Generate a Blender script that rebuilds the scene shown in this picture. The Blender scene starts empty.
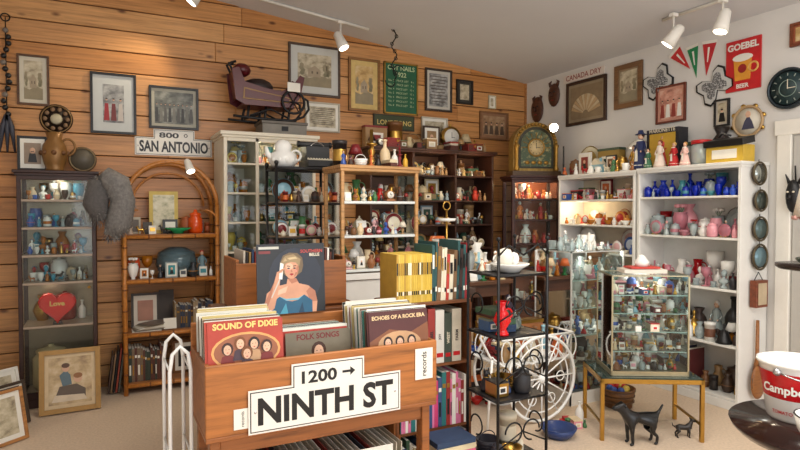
import bpy, bmesh, math, random
from mathutils import Vector, Matrix
pi=math.pi
COL=bpy.context.scene.collection
def lin(v):
    v=v/255.0
    return v/12.92 if v<=.04045 else ((v+.055)/1.055)**2.4
_M={}
def newmat(n):
    m=bpy.data.materials.new(n); m.use_nodes=True
    nt=m.node_tree
    for x in list(nt.nodes): nt.nodes.remove(x)
    o=nt.nodes.new('ShaderNodeOutputMaterial')
    return m,nt,o
def noise_mix(nt,cols,scale,vec=(1,1,1),detail=3,rough=.6,pos=None,coord='Object'):
    tc=nt.nodes.new('ShaderNodeTexCoord'); mp=nt.nodes.new('ShaderNodeMapping')
    mp.inputs['Scale'].default_value=vec
    nz=nt.nodes.new('ShaderNodeTexNoise'); nz.inputs['Scale'].default_value=scale
    nz.inputs['Detail'].default_value=detail; nz.inputs['Roughness'].default_value=rough
    nt.links.new(tc.outputs[coord],mp.inputs[0]); nt.links.new(mp.outputs[0],nz.inputs['Vector'])
    cr=nt.nodes.new('ShaderNodeValToRGB')
    el=cr.color_ramp.elements
    n=len(cols)
    pos=pos or [.3+.4*i/(n-1) for i in range(n)]
    while len(el)<n: el.new(.5)
    for i,cc in enumerate(cols):
        el[i].position=pos[i]; el[i].color=(cc[0],cc[1],cc[2],1)
    nt.links.new(nz.outputs['Fac'],cr.inputs[0])
    return nz,cr
def c(r,g,b,ro=.5,me=0,var=None,scale=14,bump=0):
    if var is None: var=.025 if min(r,g,b)>170 else .1
    k=('c',r,g,b,ro,me,var,scale,bump)
    if k in _M: return _M[k]
    m,nt,o=newmat('paint_%d_%d_%d'%(r,g,b))
    p=nt.nodes.new('ShaderNodeBsdfPrincipled')
    L=(lin(r),lin(g),lin(b))
    nz,cr=noise_mix(nt,[tuple(x*(1-var) for x in L),tuple(min(1,x*(1+var)) for x in L)],scale)
    nt.links.new(cr.outputs[0],p.inputs['Base Color'])
    p.inputs['Roughness'].default_value=ro; p.inputs['Metallic'].default_value=me
    if bump:
        bm=nt.nodes.new('ShaderNodeBump'); bm.inputs['Strength'].default_value=bump
        bm.inputs['Distance'].default_value=.01
        nt.links.new(nz.outputs['Fac'],bm.inputs['Height']); nt.links.new(bm.outputs[0],p.inputs['Normal'])
    nt.links.new(p.outputs[0],o.inputs[0]); _M[k]=m; return m
def wood(r,g,b,ro=.45,vec=(1,14,14),scale=3,dark=.55):
    k=('w',r,g,b,ro,vec,scale)
    if k in _M: return _M[k]
    m,nt,o=newmat('wood_%d_%d_%d'%(r,g,b))
    p=nt.nodes.new('ShaderNodeBsdfPrincipled')
    L=(lin(r),lin(g),lin(b))
    nz,cr=noise_mix(nt,[tuple(x*dark for x in L),L,tuple(min(1,x*1.2) for x in L)],scale,vec,5)
    nt.links.new(cr.outputs[0],p.inputs['Base Color']); p.inputs['Roughness'].default_value=ro
    nt.links.new(p.outputs[0],o.inputs[0]); _M[k]=m; return m
def art(cols,scale=9,ro=.45,off=0):
    k=('a',tuple(cols),scale,off)
    if k in _M: return _M[k]
    m,nt,o=newmat('print_art')
    p=nt.nodes.new('ShaderNodeBsdfPrincipled')
    nz,cr=noise_mix(nt,[tuple(lin(x) for x in q) for q in cols],scale,(1,1,1.3),4,.6)
    nt.links.new(cr.outputs[0],p.inputs['Base Color']); p.inputs['Roughness'].default_value=ro
    nt.links.new(p.outputs[0],o.inputs[0]); _M[k]=m; return m
def glass(r=240,g=248,b=246,body=.008,name='glass'):
    k=('g',r,g,b,body)
    if k in _M: return _M[k]
    m,nt,o=newmat(name)
    L=(lin(r),lin(g),lin(b),1)
    t=nt.nodes.new('ShaderNodeBsdfTransparent'); t.inputs[0].default_value=L
    d=nt.nodes.new('ShaderNodeBsdfDiffuse'); d.inputs[0].default_value=L
    gl=nt.nodes.new('ShaderNodeBsdfGlossy'); gl.inputs['Roughness'].default_value=.05
    fr=nt.nodes.new('ShaderNodeFresnel'); fr.inputs[0].default_value=1.45
    a=nt.nodes.new('ShaderNodeMixShader'); a.inputs[0].default_value=body
    e=nt.nodes.new('ShaderNodeMixShader')
    nt.links.new(t.outputs[0],a.inputs[1]); nt.links.new(d.outputs[0],a.inputs[2])
    nt.links.new(fr.outputs[0],e.inputs[0]); nt.links.new(a.outputs[0],e.inputs[1]); nt.links.new(gl.outputs[0],e.inputs[2])
    nt.links.new(e.outputs[0],o.inputs[0]); _M[k]=m; return m
def emit(r,g,b,s):
    k=('e',r,g,b,s)
    if k in _M: return _M[k]
    m,nt,o=newmat('lit_bulb')
    e=nt.nodes.new('ShaderNodeEmission'); e.inputs[0].default_value=(lin(r),lin(g),lin(b),1); e.inputs[1].default_value=s
    nt.links.new(e.outputs[0],o.inputs[0]); _M[k]=m; return m

_T={}
def textgeo(s,bold):
    k=(s,bold)
    if k in _T: return _T[k]
    cu=bpy.data.curves.new('t','FONT'); cu.body=s; cu.size=1; cu.align_x='CENTER'; cu.offset=bold
    cu.resolution_u=3
    ob=bpy.data.objects.new('t',cu); COL.objects.link(ob)
    bpy.context.view_layer.update()
    me=bpy.data.meshes.new_from_object(ob.evaluated_get(bpy.context.evaluated_depsgraph_get()))
    vs=[(v.co.x,v.co.y) for v in me.vertices]; fs=[tuple(p.vertices) for p in me.polygons]
    bpy.data.objects.remove(ob); bpy.data.meshes.remove(me); bpy.data.curves.remove(cu)
    _T[k]=(vs,fs); return _T[k]

class B:
    def __init__(s): s.v=[];s.f=[];s.m=[];s.sm=[];s.mats=[];s.T=Matrix.Identity(4)
    def add(s,vs,fs,m,sm=False):
        if m not in s.mats: s.mats.append(m)
        i=s.mats.index(m); n=len(s.v)
        s.v+=[tuple(s.T@Vector(p)) for p in vs]
        for f in fs: s.f.append(tuple(q+n for q in f)); s.m.append(i); s.sm.append(sm)
    def box(s,ce,sz,m,rot=None):
        x,y,z=[q/2 for q in sz]
        vs=[Vector(p) for p in ((-x,-y,-z),(x,-y,-z),(x,y,-z),(-x,y,-z),(-x,-y,z),(x,-y,z),(x,y,z),(-x,y,z))]
        if rot:
            Rm=Matrix.Rotation(rot[2],3,'Z')@Matrix.Rotation(rot[1],3,'Y')@Matrix.Rotation(rot[0],3,'X')
            vs=[Rm@p for p in vs]
        c0=Vector(ce)
        s.add([p+c0 for p in vs],[(0,3,2,1),(4,5,6,7),(0,1,5,4),(1,2,6,5),(2,3,7,6),(3,0,4,7)],m)
    def b2(s,a,b,m):
        s.box([(p+q)/2 for p,q in zip(a,b)],[abs(q-p) for p,q in zip(a,b)],m)
    def quad(s,pts,m): s.add(pts,[tuple(range(len(pts)))],m)
    def tube(s,pts,r,m,n=7,cap=True,closed=False):
        pts=[Vector(p) for p in pts]; N=len(pts)
        rs=r if isinstance(r,(list,tuple)) else [r]*N
        vs=[];fs=[]; up=None
        for i,p in enumerate(pts):
            if closed: t=pts[(i+1)%N]-pts[i-1]
            else: t=pts[min(i+1,N-1)]-pts[max(i-1,0)]
            if t.length<1e-9: t=Vector((0,0,1))
            t.normalize()
            if up is None:
                up=Vector((0,0,1)) if abs(t.z)<.9 else Vector((1,0,0))
            a=up-t*up.dot(t)
            if a.length<1e-6: a=t.orthogonal()
            a.normalize(); up=a; bb=t.cross(a)
            for k in range(n):
                an=2*pi*k/n
                vs.append(p+(a*math.cos(an)+bb*math.sin(an))*rs[i])
        for i in range(N if closed else N-1):
            j=(i+1)%N
            for k in range(n):
                k2=(k+1)%n
                fs.append((i*n+k,i*n+k2,j*n+k2,j*n+k))
        if cap and not closed:
            fs.append(tuple(range(n-1,-1,-1))); fs.append(tuple((N-1)*n+k for k in range(n)))
        s.add(vs,fs,m,True)
    def cyl(s,a,b,r1,r2,m,n=12): s.tube([a,b],[r1,r2],m,n)
    def lathe(s,pr,pos,m,n=14,sx=1,sz=1):
        vs=[];fs=[]; x,y,z=pos
        for (r,h) in pr:
            for k in range(n):
                an=2*pi*k/n
                vs.append((x+r*sx*math.cos(an),y+r*sx*math.sin(an),z+h*sz))
        for i in range(len(pr)-1):
            for k in range(n):
                k2=(k+1)%n; fs.append((i*n+k,i*n+k2,(i+1)*n+k2,(i+1)*n+k))
        s.add(vs,fs,m,True)
    def sph(s,ce,r,m,n=10,rot=None):
        if not isinstance(r,(list,tuple)): r=(r,r,r)
        vs=[];fs=[]; h=max(5,n//2+1)
        for i in range(h+1):
            ph=pi*i/h
            for k in range(n):
                an=2*pi*k/n
                vs.append(Vector((r[0]*math.sin(ph)*math.cos(an),r[1]*math.sin(ph)*math.sin(an),-r[2]*math.cos(ph))))
        if rot:
            Rm=Matrix.Rotation(rot[2],3,'Z')@Matrix.Rotation(rot[1],3,'Y')@Matrix.Rotation(rot[0],3,'X')
            vs=[Rm@p for p in vs]
        c0=Vector(ce); vs=[p+c0 for p in vs]
        for i in range(h):
            for k in range(n):
                k2=(k+1)%n; fs.append((i*n+k,i*n+k2,(i+1)*n+k2,(i+1)*n+k))
        s.add(vs,fs,m,True)
    def ring(s,ce,R,r,m,ax='y',n=24,a0=0,a1=2*pi,k=6,ez=1):
        ce=Vector(ce); full=abs(a1-a0-2*pi)<1e-6
        pts=[]
        for i in range(n if full else n+1):
            a=a0+(a1-a0)*i/n; u,w=R*math.cos(a),R*math.sin(a)*ez
            pts.append(ce+(Vector((u,0,w)) if ax=='y' else Vector((u,w,0)) if ax=='z' else Vector((0,u,w))))
        s.tube(pts,r,m,k,closed=full)
    def prism(s,pts,y0,y1,m):
        n=len(pts)
        ar=sum(pts[i][0]*pts[(i+1)%n][1]-pts[(i+1)%n][0]*pts[i][1] for i in range(n))
        if ar<0: pts=pts[::-1]
        vs=[(p[0],y1,p[1]) for p in pts]+[(p[0],y0,p[1]) for p in pts]
        fs=[tuple(range(n)),tuple(range(2*n-1,n-1,-1))]
        for i in range(n): fs.append((i,i+n,(i+1)%n+n,(i+1)%n))
        s.add(vs,fs,m)
    def text(s,t,pos,m,width=None,h=None,bold=.0,wrap=None,size=.05,vert=False):
        vs,fs=textgeo(t,bold)
        xs=[v[0] for v in vs]; ys=[v[1] for v in vs]
        cx=(min(xs)+max(xs))/2; y0=min(ys)
        sx=sy=size
        if width: sx=width/(max(xs)-min(xs)); sy=sx
        if h: sy=h/(max(ys)-y0)
        if h and not width: sx=sy
        out=[]
        for x,y in vs:
            u=(x-cx)*sx; w=(y-y0)*sy
            if vert: u,w=-w,u
            if wrap: out.append((pos[0]+wrap*math.sin(u/wrap),pos[1]-wrap*math.cos(u/wrap),pos[2]+w))
            else: out.append((pos[0]+u,pos[1],pos[2]+w))
        s.add(out,fs,m)
    def build(s,name,loc=(0,0,0),rz=0,bev=0,rx=0):
        me=bpy.data.meshes.new(name); me.from_pydata(s.v,[],s.f)
        for m in s.mats: me.materials.append(m)
        me.polygons.foreach_set('material_index',s.m); me.polygons.foreach_set('use_smooth',s.sm)
        me.update()
        ob=bpy.data.objects.new(name,me); COL.objects.link(ob)
        ob.location=loc; ob.rotation_euler=(rx,0,rz)
        if bev:
            md=ob.modifiers.new('bev','BEVEL'); md.width=bev; md.segments=1; md.limit_method='ANGLE'; md.angle_limit=.9
        return ob

# ---------- shared materials
WHITE=c(236,232,222,.45); CREAM=c(226,216,192,.5); BLACK=c(22,21,22,.4); IRON=c(28,27,28,.45,.5)
CHROME=c(200,200,200,.2,1); BRASS=c(190,150,75,.28,1); GOLD=c(170,130,60,.4,.7); RED=c(186,26,30,.35)
DKW=wood(58,30,20); MIDW=wood(122,72,38); LTW=wood(176,122,70); OAK=wood(190,142,88); PANE=glass()
PAPER=c(238,234,222,.8); SKIN=c(224,180,150,.6)
G_BLUE=glass(20,50,200,.55,'blue_glass'); G_CLR=glass(228,240,240,.4,'clear_glass'); G_PINK=glass(240,160,175,.5,'pink_glass')
G_GRN=glass(60,150,90,.5,'green_glass'); G_AMB=glass(224,140,40,.5,'amber_glass'); G_RED=glass(200,16,26,.55,'red_glass'); G_TEAL=glass(110,200,210,.5,'teal_glass')
CHINA=c(242,240,234,.15)
P_MIX=[c(200,36,32,.3),c(222,172,50,.35),CHINA,CHINA,c(50,84,160,.3),c(66,116,70,.4),c(150,96,56,.45),c(40,36,36,.4),c(228,204,164,.4),BRASS,c(210,106,50,.4),c(150,195,210,.3),c(226,150,160,.35),CREAM,c(70,46,34,.5),c(120,30,34,.4)]
P_GLASS=[G_CLR,G_CLR,G_CLR,G_PINK,G_AMB,G_GRN,CHINA,G_TEAL,CHINA]
P_BLUE=[G_BLUE,G_BLUE,G_BLUE,c(24,50,165,.15),G_TEAL,c(50,90,200,.15),G_CLR]
P_PINK=[G_PINK,G_PINK,G_CLR,c(232,160,170,.2),G_CLR,CHINA,G_RED]
P_CHINA=[CHINA,CHINA,c(225,215,195,.25),c(190,205,224,.25),c(222,176,176,.3),c(70,100,170,.25)]
P_DARK=[c(66,48,36,.4),c(40,34,32,.4),BRASS,c(120,80,46,.4),c(160,126,84,.4),c(136,42,36,.4),c(200,180,140,.5)]
P_BOOK=[c(130,40,35,.7),c(40,60,90,.7),c(60,90,65,.7),c(210,195,160,.8),c(40,36,36,.7),c(150,115,60,.7),c(190,180,165,.8),c(90,50,40,.7)]

PR={'vase':[(0,0),(.2,0),(.2,.02),(.28,.2),(.33,.4),(.24,.65),(.12,.82),(.2,1),(.17,1),(.1,.82),(0,.6)],
'vase2':[(0,0),(.16,0),(.1,.08),(.22,.25),(.3,.55),(.32,.8),(.26,.95),(.3,1),(.27,1),(.22,.8),(0,.4)],
'bottle':[(0,0),(.17,0),(.19,.04),(.19,.5),(.15,.62),(.06,.74),(.06,.93),(.08,.94),(.08,1),(0,1)],
'jar':[(0,0),(.3,0),(.36,.1),(.36,.7),(.28,.8),(.3,.82),(.3,.88),(.1,.94),(.06,.97),(.07,1),(0,1)],
'goblet':[(0,0),(.24,0),(.22,.03),(.04,.07),(.04,.45),(.14,.52),(.24,.7),(.25,1),(.23,1),(.2,.7),(0,.56)],
'bowl':[(0,0),(.35,0),(.4,.08),(.8,.6),(1,1),(.96,1),(.75,.6),(0,.12)],
'cup':[(0,0),(.3,0),(.42,.2),(.5,.9),(.5,1),(.46,1),(.36,.2),(0,.1)],
'bell':[(0,0),(.4,0),(.34,.12),(.24,.4),(.16,.6),(.04,.66),(.05,.8),(.07,.92),(0,1)],
'basket':[(0,0),(.5,0),(.58,.4),(.64,.6),(.6,.6),(.5,.1),(0,.08)],
'candle':[(0,0),(.22,0),(.2,.06),(.06,.12),(.09,.2),(.05,.3),(.1,.42),(.05,.55),(.14,.6),(.14,.64),(.05,.65),(.05,1),(0,1)]}
WID={'vase':.7,'vase2':.66,'bottle':.42,'jar':.75,'goblet':.52,'bowl':2.0,'cup':1.3,'bell':.8,'basket':1.3,'candle':.46,'plate':1.0,'fig':.5,'animal':1.1,'teapot':1.5,'frame':.8,'box':.9,'books':.8,'clock':.8,'lamp':.7,'pitcher':.8,'stack':1.4,'radio':1.4,'cat':.62,'house':1.0,'car':1.8,'bust':.6,'tin':.6,'card':.7}
def person(b,x,y,z,h,dress,skin,hair,arms=True):
    b.lathe([(0,0),(.23,0),(.21,.1),(.15,.35),(.09,.52),(.12,.66),(.11,.74),(.045,.79),(.04,.83)],(x,y,z),dress,10,h,h)
    b.sph((x,y,z+.89*h),(.075*h,.08*h,.1*h),skin,9)
    b.sph((x,y+.02*h,z+.92*h),(.09*h,.085*h,.095*h),hair,9)
    b.sph((x,y-.08*h,z+.88*h),(.014*h,.014*h,.018*h),skin,5)
    for sg in(-1,1):
        b.sph((x+sg*.028*h,y-.074*h,z+.9*h),.009*h,BLACK,5)
        b.tube([(x+sg*.1*h,y,z+.71*h),(x+sg*.17*h,y-.02*h,z+.56*h),(x+sg*.12*h,y-.12*h,z+.47*h)],[.035*h,.03*h,.022*h],dress,6)
        b.sph((x+sg*.115*h,y-.13*h,z+.465*h),.025*h,skin,6)
def animal(b,x,y,z,h,m,d=1):
    b.tube([(x-d*.38*h,y,z+.5*h),(x-d*.2*h,y,z+.53*h),(x+d*.1*h,y,z+.5*h),(x+d*.28*h,y,z+.56*h),(x+d*.36*h,y,z+.72*h),(x+d*.4*h,y,z+.84*h)],[.1*h,.16*h,.14*h,.17*h,.1*h,.09*h],m,8)
    b.tube([(x+d*.36*h,y,z+.88*h),(x+d*.48*h,y,z+.86*h),(x+d*.6*h,y,z+.8*h)],[.1*h,.09*h,.045*h],m,8)
    for sg in(-1,1):
        b.tube([(x+d*.36*h,y+sg*.06*h,z+.92*h),(x+d*.32*h,y+sg*.09*h,z+1.02*h)],[.04*h,.01*h],m,5)
        b.tube([(x+d*.25*h,y+sg*.09*h,z+.5*h),(x+d*.27*h,y+sg*.09*h,z+.25*h),(x+d*.25*h,y+sg*.09*h,z+.03*h),(x+d*.31*h,y+sg*.09*h,z)],[.08*h,.045*h,.035*h,.04*h],m,6)
        b.tube([(x-d*.3*h,y+sg*.09*h,z+.5*h),(x-d*.24*h,y+sg*.1*h,z+.33*h),(x-d*.37*h,y+sg*.1*h,z+.2*h),(x-d*.34*h,y+sg*.1*h,z+.02*h),(x-d*.28*h,y+sg*.1*h,z)],[.1*h,.07*h,.04*h,.035*h,.04*h],m,6)
    b.tube([(x-d*.44*h,y,z+.55*h),(x-d*.54*h,y,z+.6*h),(x-d*.58*h,y,z+.75*h)],[.04*h,.03*h,.015*h],m,6)
def books(b,x0,x1,y,z,h,pal,rng,d=.16,lean=True):
    x=x0
    while x<x1-.012:
        t=rng.uniform(.01,.03); hh=h*rng.uniform(.75,1)
        if x+t>x1: break
        m=rng.choice(pal)
        b.box((x+t/2,y+.0,z+hh/2),(t*.94,d,hh),m)
        b.box((x+t/2,y-d/2-.0005,z+hh*.75),(t*.7,.001,hh*.08),rng.choice([GOLD,PAPER]))
        if rng.random()<.5: b.box((x+t/2,y-d/2-.0005,z+hh*.35),(t*.5,.001,hh*.3),rng.choice([GOLD,PAPER,BLACK]))
        b.box((x+t/2,y,z+hh+.0004),(t*.7,d*.94,.001),PAPER)
        x+=t
def item(b,k,x,y,z,h,m,m2,rng):
    if k in('vase','vase2','bottle','jar','goblet','candle','bell','bowl'):
        b.lathe(PR[k],(x,y,z),m,12,h,h)
        if k=='vase' and rng.random()<.5: b.ring((x,y,z+.4*h),.33*h,.02*h,m2,'z',12)
        if k=='jar' and rng.random()<.6: b.lathe([(.365,.25),(.37,.27),(.37,.5),(.365,.52)],(x,y,z),m2,12,h,h)
        if k=='vase2' and rng.random()<.4:
            for i in range(7): a=i*2.4; b.tube([(x,y,z+.9*h),(x+.18*h*math.cos(a),y+.18*h*math.sin(a),z+1.25*h)],.01*h,c(60,110,60),4); b.sph((x+.2*h*math.cos(a),y+.2*h*math.sin(a),z+1.28*h),.09*h,m2,6)
    elif k=='cup':
        b.lathe(PR[k],(x,y,z),m,12,h,h); b.ring((x+.52*h,y,z+.5*h),.22*h,.05*h,m,'y',10); b.lathe([(0,0),(.5,0),(.75,.1),(.74,.12),(.4,.03)],(x,y,z),m,12,h,h)
    elif k=='basket':
        b.lathe(PR[k],(x,y,z),m,16,h,h); b.ring((x,y,z+.58*h),.5*h,.03*h,m,'y',12,0,pi,ez=.84)
        for q in(.15,.3,.45,.58): b.ring((x,y,z+q*h),(.53+.15*q)*h,.02*h,m,'z',16)
    elif k=='plate':
        R=h/2
        b.tube([(x,y+.02,z+R),(x,y,z+R)],[R*.6,R],m,20); b.tube([(x,y-.001,z+R),(x,y-.004,z+R)],[R*.94,R*.92],m2,20); b.tube([(x,y-.004,z+R),(x,y-.007,z+R)],[R*.66,R*.62],m,20)
        b.tube([(x-.02,y-.03,z+.004),(x-.02,y+.03,z+.01),(x-.02,y+.035,z+R)],.003,BRASS,5); b.tube([(x+.02,y-.03,z+.004),(x+.02,y+.03,z+.01),(x+.02,y+.035,z+R)],.003,BRASS,5)
    elif k=='fig': person(b,x,y,z,h,m,rng.choice([SKIN,CHINA]),m2)
    elif k=='animal': animal(b,x,y,z,h*.8,m,rng.choice([-1,1]))
    elif k=='cat':
        b.lathe([(0,0),(.26,0),(.3,.12),(.24,.35),(.15,.55),(.12,.64)],(x,y,z),m,10,h,h); b.sph((x,y-.03*h,z+.75*h),(.17*h,.15*h,.16*h),m,9)
        for s in(-1,1): b.tube([(x+s*.1*h,y,z+.84*h),(x+s*.13*h,y,z+1.0*h)],[.06*h,.01*h],m,5); b.tube([(x+s*.09*h,y-.13*h,z+.4*h),(x+s*.1*h,y-.24*h,z+.03*h)],[.06*h,.05*h],m,6); b.sph((x+s*.06*h,y-.17*h,z+.78*h),.022*h,BLACK,5)
        b.sph((x,y-.18*h,z+.7*h),.04*h,m2,6); b.ring((x,y,z+.6*h),.13*h,.025*h,m2,'z',10)
    elif k=='house':
        w=h*.42; b.b2((x-w,y-.04,z),(x+w,y+.04,z+h*.55),m)
        b.prism([(x-w*1.15,z+h*.55),(x+w*1.15,z+h*.55),(x,z+h*.95)],y+.045,y-.045,m2)
        for s in(-1,1): b.box((x+s*w*.5,y-.041,z+h*.34),(w*.35,.003,h*.16),m2)
        b.box((x,y-.041,z+h*.13),(w*.4,.003,h*.26),DKW); b.box((x+w*.5,y,z+h*.85),(w*.2,.02,h*.25),m)
    elif k=='car':
        b.box((x,y,z+h*.35),(h*1.6,h*.7,h*.35),m); b.box((x-.1*h,y,z+h*.66),(h*.8,h*.62,h*.34),m2)
        for s in(-1,1):
            for q in(-1,1): b.tube([(x+s*.5*h,y+q*.3*h,z+.19*h),(x+s*.5*h,y+q*.42*h,z+.19*h)],.19*h,BLACK,10)
    elif k=='bust':
        b.lathe([(0,0),(.2,0),(.2,.1),(.1,.14),(.1,.2),(.26,.3),(.28,.4),(.2,.5),(.08,.55),(.08,.62)],(x,y,z),m,10,h,h); b.sph((x,y,z+.78*h),(.14*h,.16*h,.2*h),m,10); b.sph((x,y+.04*h,z+.84*h),(.16*h,.15*h,.17*h),m2,8); b.sph((x,y-.16*h,z+.76*h),.03*h,m,5)
    elif k=='tin':
        b.lathe([(0,0),(.26,0),(.26,.8),(.28,.8),(.28,.95),(0,.97)],(x,y,z),m,14,h,h); b.lathe([(.262,.2),(.266,.22),(.266,.6),(.262,.62)],(x,y,z),m2,14,h,h)
    elif k=='card':
        b.box((x,y,z+h*.35),(h*.55,.003,h*.7),PAPER,(-.2,0,0)); b.box((x,y-.004,z+h*.38),(h*.4,.002,h*.3),m,(-.2,0,0)); b.box((x,y+.03,z+h*.2),(h*.3,.004,h*.4),m2,(.4,0,0))
    elif k in('teapot','pitcher'):
        if k=='teapot':
            b.lathe([(0,0),(.25,0),(.4,.2),(.42,.45),(.25,.7),(.2,.74),(.1,.84),(.05,.88),(.06,.97),(0,1)],(x,y,z),m,12,h,h)
            b.tube([(x-.35*h,y,z+.3*h),(x-.58*h,y,z+.45*h),(x-.7*h,y,z+.72*h)],[.1*h,.06*h,.04*h],m,7)
            b.ring((x+.46*h,y,z+.42*h),.2*h,.035*h,m,'y',12); b.ring((x,y,z+.45*h),.42*h,.02*h,m2,'z',12)
        else:
            b.lathe([(0,0),(.22,0),(.3,.25),(.26,.5),(.16,.72),(.2,1),(.17,1),(.12,.72),(0,.5)],(x,y,z),m,12,h,h)
            b.ring((x+.25*h,y,z+.62*h),.2*h,.03*h,m,'y',12,ez=1.3)
    elif k=='frame':
        w=h*.75
        b.box((x,y,z+h/2),(w,.015,h),m); b.box((x,y-.009,z+h/2),(w*.8,.004,h*.84),PAPER)
        b.box((x,y-.012,z+h/2),(w*.55,.003,h*.6),m2)
        b.prism([(x-w*.15,z+h*.25),(x+w*.15,z+h*.25),(x+w*.1,z+h*.5),(x-w*.1,z+h*.5)],y-.0135,y-.015,BLACK); b.sph((x,y-.014,z+h*.58),(w*.1,.003,w*.12),SKIN,7)
        b.box((x,y+.03,z+h*.3),(.02,.05,h*.6),BLACK,(.3,0,0))
    elif k=='box':
        b.box((x,y,z+h*.35),(h*.8,.09,h*.7),m); b.box((x,y,z+h*.73),(h*.84,.095,h*.07),m2); b.box((x,y-.047,z+h*.35),(h*.5,.003,h*.35),PAPER); b.box((x,y-.049,z+h*.35),(h*.3,.003,h*.2),m2)
    elif k=='books': books(b,x-h*.4,x+h*.4,y,z,h,P_BOOK,rng,.13)
    elif k=='stack':
        q=0
        while q<h*.75:
            t=rng.uniform(.012,.03); b.box((x,y,z+q+t/2),(h*1.1*rng.uniform(.8,1),.13,t*.95),rng.choice(P_BOOK),(0,0,rng.uniform(-.1,.1))); q+=t
    elif k=='clock':
        b.box((x,y,z+h*.08),(h*.8,.08,h*.16),m); b.tube([(x,y+.03,z+h*.52),(x,y-.03,z+h*.52)],[h*.38,h*.38],m,20)
        b.tube([(x,y-.03,z+h*.52),(x,y-.034,z+h*.52)],[h*.3,h*.3],PAPER,20)
        b.box((x,y-.036,z+h*.6),(.004,.002,h*.2),BLACK); b.box((x+h*.06,y-.036,z+h*.52),(h*.14,.002,.004),BLACK)
        b.lathe([(0,0),(.05,0),(.02,.05),(.05,.08),(0,.14)],(x,y,z+.88*h),m,8,h,h)
    elif k=='lamp':
        b.lathe([(0,0),(.2,0),(.18,.04),(.05,.1),(.12,.25),(.12,.35),(.03,.5),(.03,.6)],(x,y,z),m,12,h,h)
        b.lathe([(.32,.55),(.33,.55),(.16,.98),(.15,.98)],(x,y,z),m2,14,h,h)
    elif k=='radio':
        b.box((x,y,z+h*.45),(h*1.3,.12,h*.9),m); b.box((x-h*.25,y-.062,z+h*.5),(h*.6,.004,h*.6),m2)
        for q in range(5): b.box((x-h*.25,y-.065,z+h*(.28+.11*q)),(h*.56,.003,h*.03),m)
        b.cyl((x+h*.38,y-.06,z+h*.62),(x+h*.38,y-.075,z+h*.62),h*.14,h*.13,GOLD); b.cyl((x+h*.38,y-.06,z+h*.25),(x+h*.38,y-.08,z+h*.25),h*.06,h*.05,BLACK)
def fill(b,x0,x1,y,z,hm,kinds,pal,rng,gap=.005,jit=.02,hmin=.5,rows=1,dy=.11,grade=.5):
    for rr in range(rows):
        x=x0; yy=y+rr*dy; g=1 if rows==1 else grade+(1-grade)*rr/(rows-1)
        last=None
        while True:
            k=rng.choice(kinds)
            if k==last: k=rng.choice(kinds)
            last=k; h=hm*g*rng.uniform(hmin,1)
            if k=='bowl': h=min(h*.45,.07)
            if k in('teapot','animal','stack','basket','radio','house','cat'): h*=.68
            if k=='cup': h=min(h*.5,.07)
            if k=='car': h=min(h*.5,.06)
            w=WID[k]*h
            if x+w>x1:
                if x1-x>.04:
                    k='bottle'; h=min(hm*.7*g,(x1-x)*1.8); w=.42*h
                else: break
            if w<.01: break
            item(b,k,x+w/2,yy+rng.uniform(-jit,jit),z+.001,h,rng.choice(pal),rng.choice(pal),rng)
            x+=w+gap*rng.uniform(.2,1.6)

def cabinet(name,w,d,h,shelves,fm,loc,rz=0,sm=None,back=None,sides='panel',t=.022,crown=0,base=0,post=.03,bev=.003,topm=None,front=None,div=[]):
    b=B(); sm=sm or fm; hw=w/2; hd=d/2
    if back: b.b2((-hw+t/2,hd-.012,base),(hw-t/2,hd,h-t),back)
    if sides=='panel':
        for s in(-1,1): b.b2((s*hw,-hd,0),(s*(hw-t),hd,h-t),fm)
    else:
        for s in(-1,1):
            for q in(-1,1): b.b2((s*hw,q*hd,0),(s*(hw-post),q*(hd-post),h-t),fm)
            if sides=='glass': b.quad([(s*(hw-post/2),-hd+post,base),(s*(hw-post/2),hd-post,base),(s*(hw-post/2),hd-post,h-t),(s*(hw-post/2),-hd+post,h-t)],PANE)
            b.b2((s*hw,-hd+post,base),(s*(hw-post),hd-post,base+post),fm); b.b2((s*hw,-hd+post,h-t-post),(s*(hw-post),hd-post,h-t),fm)
    b.b2((-hw-crown,-hd-crown,h-t),(hw+crown,hd,h),topm or fm)
    if crown: b.b2((-hw-crown*.5,-hd-crown*.5,h-t-.02),(hw+crown*.5,hd,h-t),fm)
    for z in shelves: b.b2((-hw+t,-hd+.006,z-.018),(hw-t,hd-.014,z),sm)
    for x in div: b.b2((x-t/2,-hd,0),(x+t/2,hd-.014,h-t),fm)
    if base: b.b2((-hw+.001,-hd+.001,0),(hw-.001,hd-.001,base),fm)
    if front=='glass':
        b.b2((-hw+t,-hd-.0,h-t-.05),(hw-t,-hd+.02,h-t),fm); b.b2((-hw+t,-hd,base),(hw-t,-hd+.02,base+.05),fm)
        b.quad([(-hw+t,-hd+.01,base),(hw-t,-hd+.01,base),(hw-t,-hd+.01,h-t),(-hw+t,-hd+.01,h-t)],PANE)
        b.sph((hw-t-.03,-hd-.008,h*.5),.012,BRASS,8)
    return b.build(name,loc,rz,bev)

RW=-pi/2
def plight(name,loc,e,col=(1,.8,.55),r=.04):
    la=bpy.data.lights.new(name,'POINT'); la.energy=e; la.color=col; la.shadow_soft_size=r
    lo=bpy.data.objects.new(name,la); lo.location=loc; COL.objects.link(lo)
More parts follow.
